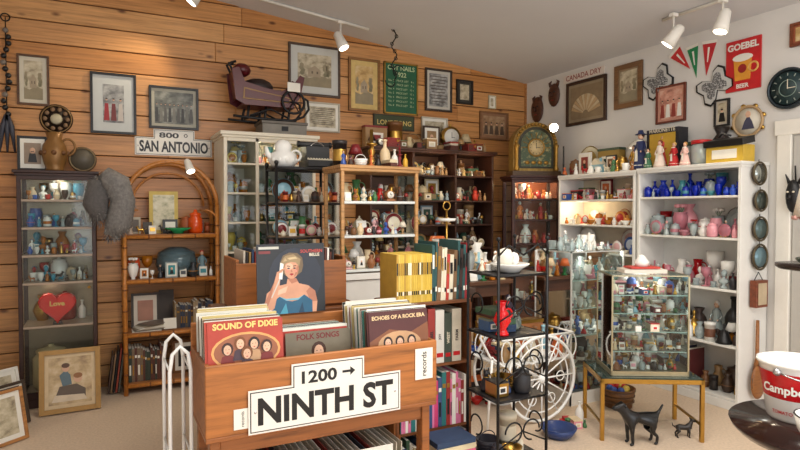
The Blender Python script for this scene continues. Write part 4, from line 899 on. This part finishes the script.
# ================= black wire rack =================
RX,RY=-2.665,-3.13
b=B(); w,d=.15,.13
for sx in(-1,1):
    for sy in(-1,1):
        b.tube([(sx*w,sy*d,0),(sx*w,sy*d,1.28)],.008,IRON,6); b.sph((sx*w,sy*d,1.36),.012,IRON,8); b.tube([(sx*w,sy*d,1.28),(sx*w,sy*d,1.36)],[.008,.004],IRON,6)
for z in(.25,.57,.88,1.18):
    for s in(-1,1): b.tube([(-w,s*d,z),(w,s*d,z)],.006,IRON,5); b.tube([(s*w,-d,z),(s*w,d,z)],.006,IRON,5)
    for i in range(9): x=-w+2*w*(i+1)/10; b.tube([(x,-d,z),(x,d,z)],.003,IRON,4)
    b.b2((-w,-d,z-.002),(w,d,z+.004),c(40,38,40,.4))
for z in(.41,.73,1.03):
    for s in(-1,1):
        b.ring((s*.055,-d,z),.05,.0045,IRON,'y',14,0 if s>0 else -pi/2,(1.5*pi) if s>0 else pi)
        b.ring((s*w,-.05*s,z),.05,.0045,IRON,'x',14,0,1.5*pi)
    b.tube([(-w,-d,z-.07),(0,-d,z),(w,-d,z-.07)],.004,IRON,5)
for s in(-1,1): b.tube([(s*w,-d,1.28),(s*w*.6,-d,1.33),(0,-d,1.28)],.005,IRON,5)
b.build('black_wire_rack',(RX,RY,0),0)
b=B(); r=random.Random(131)
b.lathe([(0,0),(.05,0),(.07,.02),(.1,.04),(.098,.045),(0,.02)],(0,-.02,1.187),CHINA,20); b.lathe([(0,0),(.03,0),(.05,.04),(.03,.08),(0,.09)],(-.03,-.02,1.22),c(225,220,205,.3),14); b.sph((.04,0,1.25),(.03,.03,.035),CHINA,10)
fill(b,-.13,.13,.06,1.187,.1,['cup','fig'],[CHINA,CREAM],r)
fill(b,-.12,.13,0.02,.887,.22,['cup','stack','jar','fig','box'],[CHINA,c(50,40,60),c(110,120,110),c(60,90,130)],r,rows=2,dy=.06); fill(b,-.13,.13,-.05,.577,.25,['jar','box','vase','basket','cat'],[c(60,80,120),c(40,40,44),CREAM,BRASS],r,rows=2); fill(b,-.13,.13,-.04,.257,.26,['bowl','basket','jar','tin'],[c(120,70,50),CREAM,BRASS,c(50,50,60)],r,rows=2)
b.build('ceramic_collection',(RX,RY,0))
b=B(); b.lathe([(0,0),(.035,0),(.03,.01),(.02,.03),(.045,.07),(.03,.11),(.015,.13),(.035,.165),(.03,.165),(.01,.13)],(0,0,0),c(210,20,24,.15),18); b.ring((.035,0,.1),.025,.006,c(210,20,24,.15),'y',12); b.build('red_glass_vase',(RX-.09,RY-.08,.887))
# ================= record bin =================
x0,x1,y0,y1=-4.155,-3.13,-3.215,-2.80
BW=wood(172,106,50); BW2=wood(150,90,44)
b=B(); mx,my=(x0+x1)/2,(y0+y1)/2; hw=(x1-x0)/2; hd=(y1-y0)/2
b.b2((-hw,-hd,.62),(hw,-hd+.02,.9),BW); b.b2((-hw,hd-.02,.62),(hw,hd,1.0),BW)
for s in(-1,1):
    b.prism([(s*hw,.62),(s*(hw-.02),.62),(s*(hw-.02),.9),(s*hw,.9)],hd-.02,-hd+.02,BW2)
b.b2((-hw,-hd,.6),(hw,hd,.62),BW2); b.b2((-hw+.02,-hd+.02,.715),(hw-.02,hd-.02,.725),BW2)
for x in(-.17,.17): b.b2((x-.008,-hd+.02,.62),(x+.008,hd-.02,.86),BW2)
for sx in(-1,1):
    b.b2((sx*(hw-.02),-hd+.03,0),(sx*(hw-.06),-hd+.09,.6),BW2); b.b2((sx*(hw-.02),hd-.09,0),(sx*(hw-.06),hd-.03,.6),BW2)
b.b2((-hw+.06,-hd+.04,.1),(hw-.06,hd-.04,.12),BW2); b.b2((-hw+.06,-hd+.04,.53),(hw-.06,-hd+.06,.6),BW2)
b.build('wooden_record_bin',(mx,my,0),0,.003)
r=random.Random(141)
ZB=.727
def rec(cx,n,ya,yb,m0,lean=.12,dz=0):
    b=B()
    for i in range(n):
        y=ya+(yb-ya)*i/(n-1); m=m0 if i==0 else r.choice([PAPER,c(205,198,180,.8),c(120,90,70,.7),c(60,70,90,.7),c(170,60,50,.7),c(225,222,210,.8),c(40,40,44,.7),c(200,180,120,.7),c(60,120,110,.7)])
        z=ZB+.158+r.uniform(-.006,.014)+dz; x=cx+r.uniform(-.008,.008)
        b.box((x,y,z),(.305,.004,.31),m,(-lean,0,r.uniform(-.015,.015)))
        b.box((x+r.uniform(-.004,.004),y+.0035,z+.001),(.3,.0025,.309),PAPER,(-lean,0,0))
    return b
def onfront(b,cx,y,z,lean,fn):
    b.T=Matrix.Translation((cx,y,z))@Matrix.Rotation(-lean,4,'X'); fn(b); b.T=Matrix.Identity(4)
def face(b,x,z,s,y,hair,dress):
    b.prism([(x-s*1.5,z-s*3.2),(x+s*1.5,z-s*3.2),(x+s*1.1,z-s*1.3),(x,z-s*.9),(x-s*1.1,z-s*1.3)],y,y-.0005,dress)
    b.prism(ellp(x,z+s*.15,s*1.15,s*1.3,12),y-.0002,y-.0008,hair); b.prism(ellp(x,z-s*.05,s*.75,s*1.0,12),y-.0008,y-.0013,SKIN)
    for q in(-1,1): b.prism(ellp(x+q*s*.3,z+s*.1,s*.1,s*.07,6),y-.0013,y-.0017,BLACK)
    b.prism(ellp(x,z-s*.55,s*.22,s*.08,6),y-.0013,y-.0017,RED)
def cov1(b):
    b.b2((-.15,-.004,-.15),(.15,-.002,.15),c(176,62,44,.5)); b.prism(ellp(0,.03,.138,.075,22),-.004,-.005,c(216,160,96,.5)); b.prism(ellp(0,.03,.128,.066,22),-.005,-.0055,c(150,90,60,.5))
    b.text('SOUND OF DIXIE',(0,-.0055,.12),c(240,205,120),width=.26,bold=.04)
    for i,(x,z) in enumerate(((-.075,.04),(-.025,.06),(.03,.055),(.08,.04),(.0,.02))): face(b,x,z,.02,-.0056-.0018*i,[c(60,30,20),c(120,70,30),c(40,26,20)][i%3],[c(120,40,36),c(70,50,60),c(190,150,110)][i%3])
def cov2(b):
    b.b2((-.15,-.004,-.15),(.15,-.002,.15),c(82,40,38,.5)); b.prism([(-.15,.02),(-.05,.07),(.06,.05),(.15,.09),(.15,-.15),(-.15,-.15)],-.004,-.0046,c(130,80,50)); b.prism(ellp(0,.0,.11,.06,20),-.0046,-.0052,c(190,150,110)); b.text('ECHOES OF A ROCK ERA',(0,-.0065,.115),c(226,196,150),width=.27,bold=.04)
    for i,x in enumerate((-.06,0,.06)): face(b,x,.01,.02,-.0054,c(40,26,20),[c(120,36,36),c(60,60,70),c(150,110,70)][i])
def cov3(b):
    b.b2((-.15,-.004,-.15),(.15,-.002,.15),c(120,110,90,.5)); b.text('FOLK SONGS',(0,-.005,.115),c(120,40,36),width=.2,bold=.03); face(b,0,.06,.03,-.004,c(70,40,24),c(120,50,50))
for cx,fn,n,ya,dz,mm in((-.345,cov1,26,-.155,0.015,c(176,62,44,.6)),(0,cov3,15,-.04,-.08,c(120,110,90,.6)),(.345,cov2,26,-.155,0.0,c(82,40,38,.6))):
    b=rec(cx,n,ya,.13,mm,.12,dz); onfront(b,cx,ya-.003,ZB+.163+dz,.12,fn)
    b.build('record_album_row',(mx,my,0))
b=B(); b.b2((-.165,-.004,0),(.165,.004,.33),c(16,18,22,.4))
def lady(b):
    y=-.004; sk=c(206,150,120,.5); shd=c(176,116,90,.5); hi=c(226,180,152,.5)
    L=lambda p,k,m: b.prism(p,y,y-.0006*k,m)
    b.prism(ellp(.02,.17,.13,.14,20),y,y-.0003,c(40,46,58,.5))
    L([(-.125,0),(.12,0),(.125,.05),(.115,.1),(.08,.128),(.035,.14),(.022,.165),(-.02,.165),(-.025,.14),(-.08,.13),(-.12,.1),(-.13,.05)],1,sk)
    L([(.09,.05),(.125,.05),(.115,.1),(.09,.12),(.07,.1)],1.4,shd); L([(-.02,.165),(.022,.165),(.03,.15),(.0,.14)],1.5,shd); L([(-.07,.11),(-.02,.13),(-.03,.1),(-.07,.09)],1.4,hi)
    L([(-.1,0),(.1,0),(.1,.055),(.06,.085),(.03,.062),(.0,.056),(-.03,.062),(-.06,.082),(-.1,.055)],2,c(34,90,120,.5)); L([(-.06,0),(-.02,0),(-.03,.05)],2.4,c(70,150,175,.5)); L([(.03,0),(.06,0),(.05,.05)],2.4,c(22,60,86,.5)); L([(-.06,.082),(-.03,.062),(.03,.062),(.06,.085),(.03,.07),(-.03,.07)],2.6,c(120,180,196,.5))
    L([(-.052,.2),(-.056,.24),(-.04,.275),(-.008,.288),(.03,.284),(.054,.262),(.058,.225),(.05,.195),(.03,.18),(-.03,.18)],1.5,c(110,92,68,.5))
    L(ellp(0,.21,.035,.047,18),2.5,sk); L([(.01,.17),(.03,.185),(.036,.21),(.028,.23),(.02,.2)],2.8,shd); L(ellp(-.01,.222,.018,.016,10),2.8,hi)
    L([(-.038,.22),(-.03,.236),(0,.243),(.02,.24),(.038,.222),(.046,.255),(.01,.28),(-.03,.272),(-.05,.245)],3,c(150,128,92,.5)); L([(-.02,.262),(.02,.268),(.03,.258),(-.01,.254)],3.4,c(196,174,134,.5)); L([(-.04,.245),(-.02,.25),(-.03,.262)],3.4,c(184,160,120,.5))
    for s in(-1,1): L(ellp(s*.0145,.213,.0065,.0035,8),4,c(40,44,60)); L([(s*.006,.221),(s*.024,.223),(s*.022,.227),(s*.008,.225)],4,c(80,56,40)); L(ellp(s*.02,.2,.008,.006,8),3.2,c(216,140,120))
    L([(-.002,.21),(.005,.196),(-.004,.196)],4,shd); L([(-.011,.185),(-.004,.189),(.004,.189),(.011,.185),(0,.178)],4,c(160,28,36))
    L([(-.145,.03),(-.12,.0),(-.085,.03),(-.06,.13),(-.052,.19),(-.07,.2),(-.085,.15),(-.12,.08)],3.2,sk); L([(-.145,.03),(-.13,.01),(-.1,.08),(-.085,.15),(-.12,.08)],3.5,shd)
    for i in range(4): L([(-.072+.006*i,.19+.004*i),(-.045+.004*i,.196+.006*i),(-.044+.004*i,.2+.006*i),(-.072+.006*i,.196+.004*i)],4.6,sk)
    L([(-.062,.165),(-.046,.162),(-.038,.235),(-.054,.242)],4,c(235,232,225)); L([(-.06,.165),(-.1,.08),(-.096,.078),(-.055,.162)],3.6,c(200,198,190))
    b.text('SOUTHERN',(.1,y-.001,.285),c(190,70,60),width=.11,bold=.02); b.text('BELLE',(.115,y-.001,.268),CREAM,width=.05,bold=.02); b.b2((-.155,y-.001,.306),(-.06,y,.318),c(190,190,180)); b.b2((-.155,y-.001,.285),(-.1,y,.298),c(120,50,50))
lady(b); b.build('vintage_album_portrait_cover',(-3.7,-2.83,1.01),.0,0,-.06)
b=B(); b.b2((-.045,-.003,-.07),(.045,0,.07),PAPER); b.text('records',(.012,-.004,0),BLACK,width=.11,vert=True,bold=.01); b.build('records_label_card',(-3.2,-3.217,.8),0)
b=B(); b.b2((-.03,-.003,-.08),(.03,0,.0),PAPER); b.text('records',(.01,-.004,-.04),BLACK,width=.06,vert=True); b.build('records_label_card',(-4.02,-3.217,.72),0)
b=B()
for i in range(30):
    x=-.4+i*.026; b.box((x,0,.28),(.004,.3,.31),r.choice([PAPER,c(200,190,170,.8),c(60,60,70,.7),c(150,60,50,.7),c(210,205,195,.8)]),(0,.04,0))
b.build('record_collection',(mx,my,.0))
b=B(); b.b2((-.155,-.004,0),(.155,0,.31),c(222,218,208,.7)); b.text('DECCA',(0,-.005,.25),BLACK,width=.13,bold=.03); b.ring((0,-.004,.12),.09,.002,c(150,60,50),'y',30); b.build('record_sleeve',(mx+.12,-3.235,.16),0)
b=B()
for y in(-.14,.12):
    b.tube([(-.04,y,0),(-.04,y,.85),(-.03,y,.92),(.0,y,.95),(.03,y,.92),(.04,y,.85),(.04,y,0)],.008,WI,7)
    b.tube([(-.04,y,.4),(.04,y,.4)],.005,WI,5)
for z in(.15,.5,.85):
    for s in(-1,1): b.tube([(s*.04,-.14,z),(s*.04,.12,z)],.005,WI,5)
b.build('white_wire_stand',(-4.225,-2.9,0))
b=B(); b.b2((-.36,-.2,.05),(.36,.2,.95),MIDW); b.b2((-.38,-.22,.95),(.38,.2,.975),MIDW)
for z in(.12,.4,.68): b.b2((-.33,-.212,z),(.33,-.2,z+.24),wood(136,84,46)); b.sph((-.15,-.22,z+.12),.014,BRASS,8); b.sph((.15,-.22,z+.12),.014,BRASS,8)
for sx in(-1,1):
    for sy in(-1,1): b.b2((sx*.36,sy*.2,0),(sx*.31,sy*.15,.05),MIDW)
b.build('wooden_dresser',(-3.6,-2.35,0),0,.003)
b=B()
for s in(-1,1):
    b.b2((s*.3,-.16,0),(s*.282,.16,.27),BW2); b.b2((-.3,s*.17,.01),(.3,s*.155,.25),BW2)
b.b2((-.28,-.155,0),(.28,.155,.012),BW2); b.build('wooden_crate',(-3.6,-2.35,.977),0,.003)
b=B()
for i in range(34): b.box((-.25+i*.0148,0,.16),(.01,.24,.27+r.uniform(-.03,.03)),r.choice(P_BOOK+[PAPER,PAPER]),(0,.03,0))
b.build('magazine_collection',(-3.6,-2.35,.985))
# ================= bookcase with books right of bin =================
BKX,BKY=-2.95,-2.76
cabinet('book_shelf',.46,.27,1.02,[.05,.35,.69],MIDW,(BKX,BKY,0),0,back=MIDW,t=.018,base=.03)
b=B(); r=random.Random(151); yel=[c(214,180,70,.6),c(206,170,60,.6),c(220,190,96,.6),c(190,150,60,.6)]
x=-.22
while x<.215:
    t=.011 if x<-.02 else r.uniform(.014,.03); m=r.choice(yel) if x<-.02 else r.choice([c(150,30,36,.6),c(60,40,36,.6),c(190,60,50,.6),c(80,100,110,.6),c(225,215,190,.7),c(120,90,60,.6),c(40,80,80,.6)])
    h=.25 if x<-.02 else r.uniform(.24,.32); b.box((x+t/2,-.02,1.021+h/2),(t*.9,.2,h),m,(0,.04 if x>0 else 0,0)); b.box((x+t/2,-.1208,1.021+h*.7),(t*.6,.001,h*.25),r.choice([PAPER,GOLD,BLACK])); b.box((x+t/2,-.1208,1.021+h*.2),(t*.6,.001,h*.08),r.choice([PAPER,BLACK])); x+=t
b.build('yellow_magazine_and_book_row',(BKX,BKY,0))
b=B()
x=-.2
for t,h,m,tx_ in((.05,.28,c(210,205,195,.6),'OIL'),(.055,.29,c(228,224,214,.6),'TALES'),(.05,.27,c(90,70,40,.6),'TIME'),(.045,.29,c(150,50,44,.6),'REBEL'),(.055,.28,c(214,210,200,.6),'JOY'),(.045,.26,c(60,70,60,.6),'WEST'),(.06,.28,c(200,190,170,.6),'FARM')):
    b.box((x+t/2,-.03,.691+h/2),(t*.95,.2,h),m); b.text(tx_,(x+t/2+.01,-.1312,.691+h*.5),c(40,36,36) if m!=c(60,70,60,.6) else CREAM,h=.018,vert=True,bold=.03); b.box((x+t/2,-.1308,.691+h*.15),(t*.7,.001,h*.08),RED); x+=t+.001
books(b,-.21,.21,-.03,.351,.3,[c(200,60,110,.6),c(220,120,160,.6),c(60,80,120,.6),c(40,110,110,.6),c(150,40,36,.6),PAPER],r,.2)
books(b,-.21,.21,-.03,.051,.27,P_BOOK,r,.2)
b.build('hardcover_book_collection',(BKX,BKY,0))
b=B(); q=0
for i in range(14): t=r.uniform(.02,.035); b.box((0,0,q+t/2),(.22,.16,t*.95),r.choice(P_BOOK+[c(210,100,130,.6)]),(0,0,r.uniform(-.15,.15))); q+=t
b.build('book_stack',(-2.97,-3.06,0))
# ================= right foreground =================
b=B(); DT=c(46,26,22,.15); b.lathe([(0,0),(.2,0),(.2,.02),(.04,.05),(.04,.3),(.07,.4),(.035,.5),(.04,.66),(.31,.67),(.33,.69),(.34,.71),(.0,.71)],(0,0,0),DT,40); b.build('round_pedestal_table',(-2.15,-4.38,0))
b=B(); b.lathe([(0,0),(.095,0),(.1,.01),(.122,.17),(.128,.205),(.136,.21),(.136,.22),(.124,.22),(.116,.19),(.09,.02),(0,.015)],(0,0,0),CHINA,28)
b.lathe([(.107,.065),(.1235,.165),(.1265,.185)],(0,0,0),c(196,24,30,.2),28)
b.T=Matrix.Rotation(-1.3,4,'Z'); b.text("Campbell's",(0,0,.1),WHITE,width=.19,bold=.03,wrap=.1245); b.text('TOMATO SOUP',(0,0,.03),c(190,30,30),width=.12,wrap=.108,bold=.02); b.T=Matrix.Identity(4)
for s in(-1,1): b.sph((s*.13,0,.19),.015,c(190,190,190,.3,.8),8)
b.tube([(.14*math.cos(pi*i/12),-.02-.09*math.sin(pi*i/12),.19-.03*math.sin(pi*i/12)) for i in range(13)],.003,CHROME,5)
b.build('soup_kettle_bucket',(-2.15,-4.245,.711))
b=B(); b.lathe([(0,0),(.05,0),(.055,.01),(.08,.05),(.09,.1),(.084,.1),(.07,.05),(0,.02)],(0,0,0),CHINA,24); b.ring((.1,0,.06),.03,.007,CHINA,'y',14); b.ring((0,0,.1),.088,.003,c(60,60,60),'z',24); b.build('white_soup_mug',(-2.36,-4.45,.711),-.5)
b=B(); b.lathe([(0,0),(.14,0),(.13,.02),(.02,.05),(.02,.5),(.035,.6),(.02,.7),(.02,1.15),(.18,1.17),(.2,1.185),(.2,1.2),(0,1.2)],(0,0,0),c(34,22,20,.25),28); b.build('pedestal_plant_stand',(-.97,-3.7,0))
b=B(); b.lathe([(0,0),(.06,0),(.05,.02),(.02,.05),(.03,.1),(.06,.16),(.05,.2),(.02,.24),(.015,.3)],(0,0,0),CHINA,18); b.lathe([(.11,.26),(.12,.26),(.09,.42),(.05,.46),(.04,.46),(.08,.41)],(0,0,0),c(232,222,206,.7),20)
for i in range(10): a=i*pi/5; b.sph((.115*math.cos(a),.115*math.sin(a),.255),.014,c(200,150,140),6); b.tube([(.115*math.cos(a),.115*math.sin(a),.26),(.085*math.cos(a),.085*math.sin(a),.42)],.004,c(190,170,150),5)
b.build('white_porcelain_lamp',(-.93,-3.68,1.202))
b=B(); b.lathe([(0,0),(.06,0),(.09,.03),(.085,.04),(0,.015)],(0,0,0),c(60,70,60,.3),18); b.build('small_ceramic_dish',(-1.07,-3.74,1.202))

# ================= camera, lights, world =================
cam=bpy.data.cameras.new('cam'); cam.lens=26.1; cam.sensor_width=36; co=bpy.data.objects.new('camera',cam); COL.objects.link(co)
co.location=(-4.49,-5.51,1.5); co.rotation_euler=(math.radians(90-1.48),0,math.radians(-27)); bpy.context.scene.camera=co
def area(name,loc,rot,sx,sy,e,col):
    l=bpy.data.lights.new(name,'AREA'); l.shape='RECTANGLE'; l.size=sx; l.size_y=sy; l.energy=e; l.color=col
    o=bpy.data.objects.new(name,l); o.location=loc; o.rotation_euler=rot; COL.objects.link(o)
area('window_daylight',(-2.75,-7.5,1.6),(math.radians(90),0,0),4.5,1.9,88,(.95,.97,1))
area('ceiling_lamp',(-3.0,-3.9,3.2),(0,0,0),1.6,1.2,56,(1,.94,.84))
area('ceiling_lamp.001',(-2.0,-5.2,3.1),(0,0,0),1.2,1.2,28,(1,.94,.86))
area('fill_uplight',(-2.9,-5.6,2.3),(pi,0,0),1.6,1.0,48,(1,.97,.94))  # unseen fill light, added behind the camera to brighten the ceiling
w=bpy.data.worlds.new('world'); bpy.context.scene.world=w; w.use_nodes=True
w.node_tree.nodes['Background'].inputs[0].default_value=(.8,.88,1,1); w.node_tree.nodes['Background'].inputs[1].default_value=.8
bpy.context.scene.view_settings.view_transform='Standard'
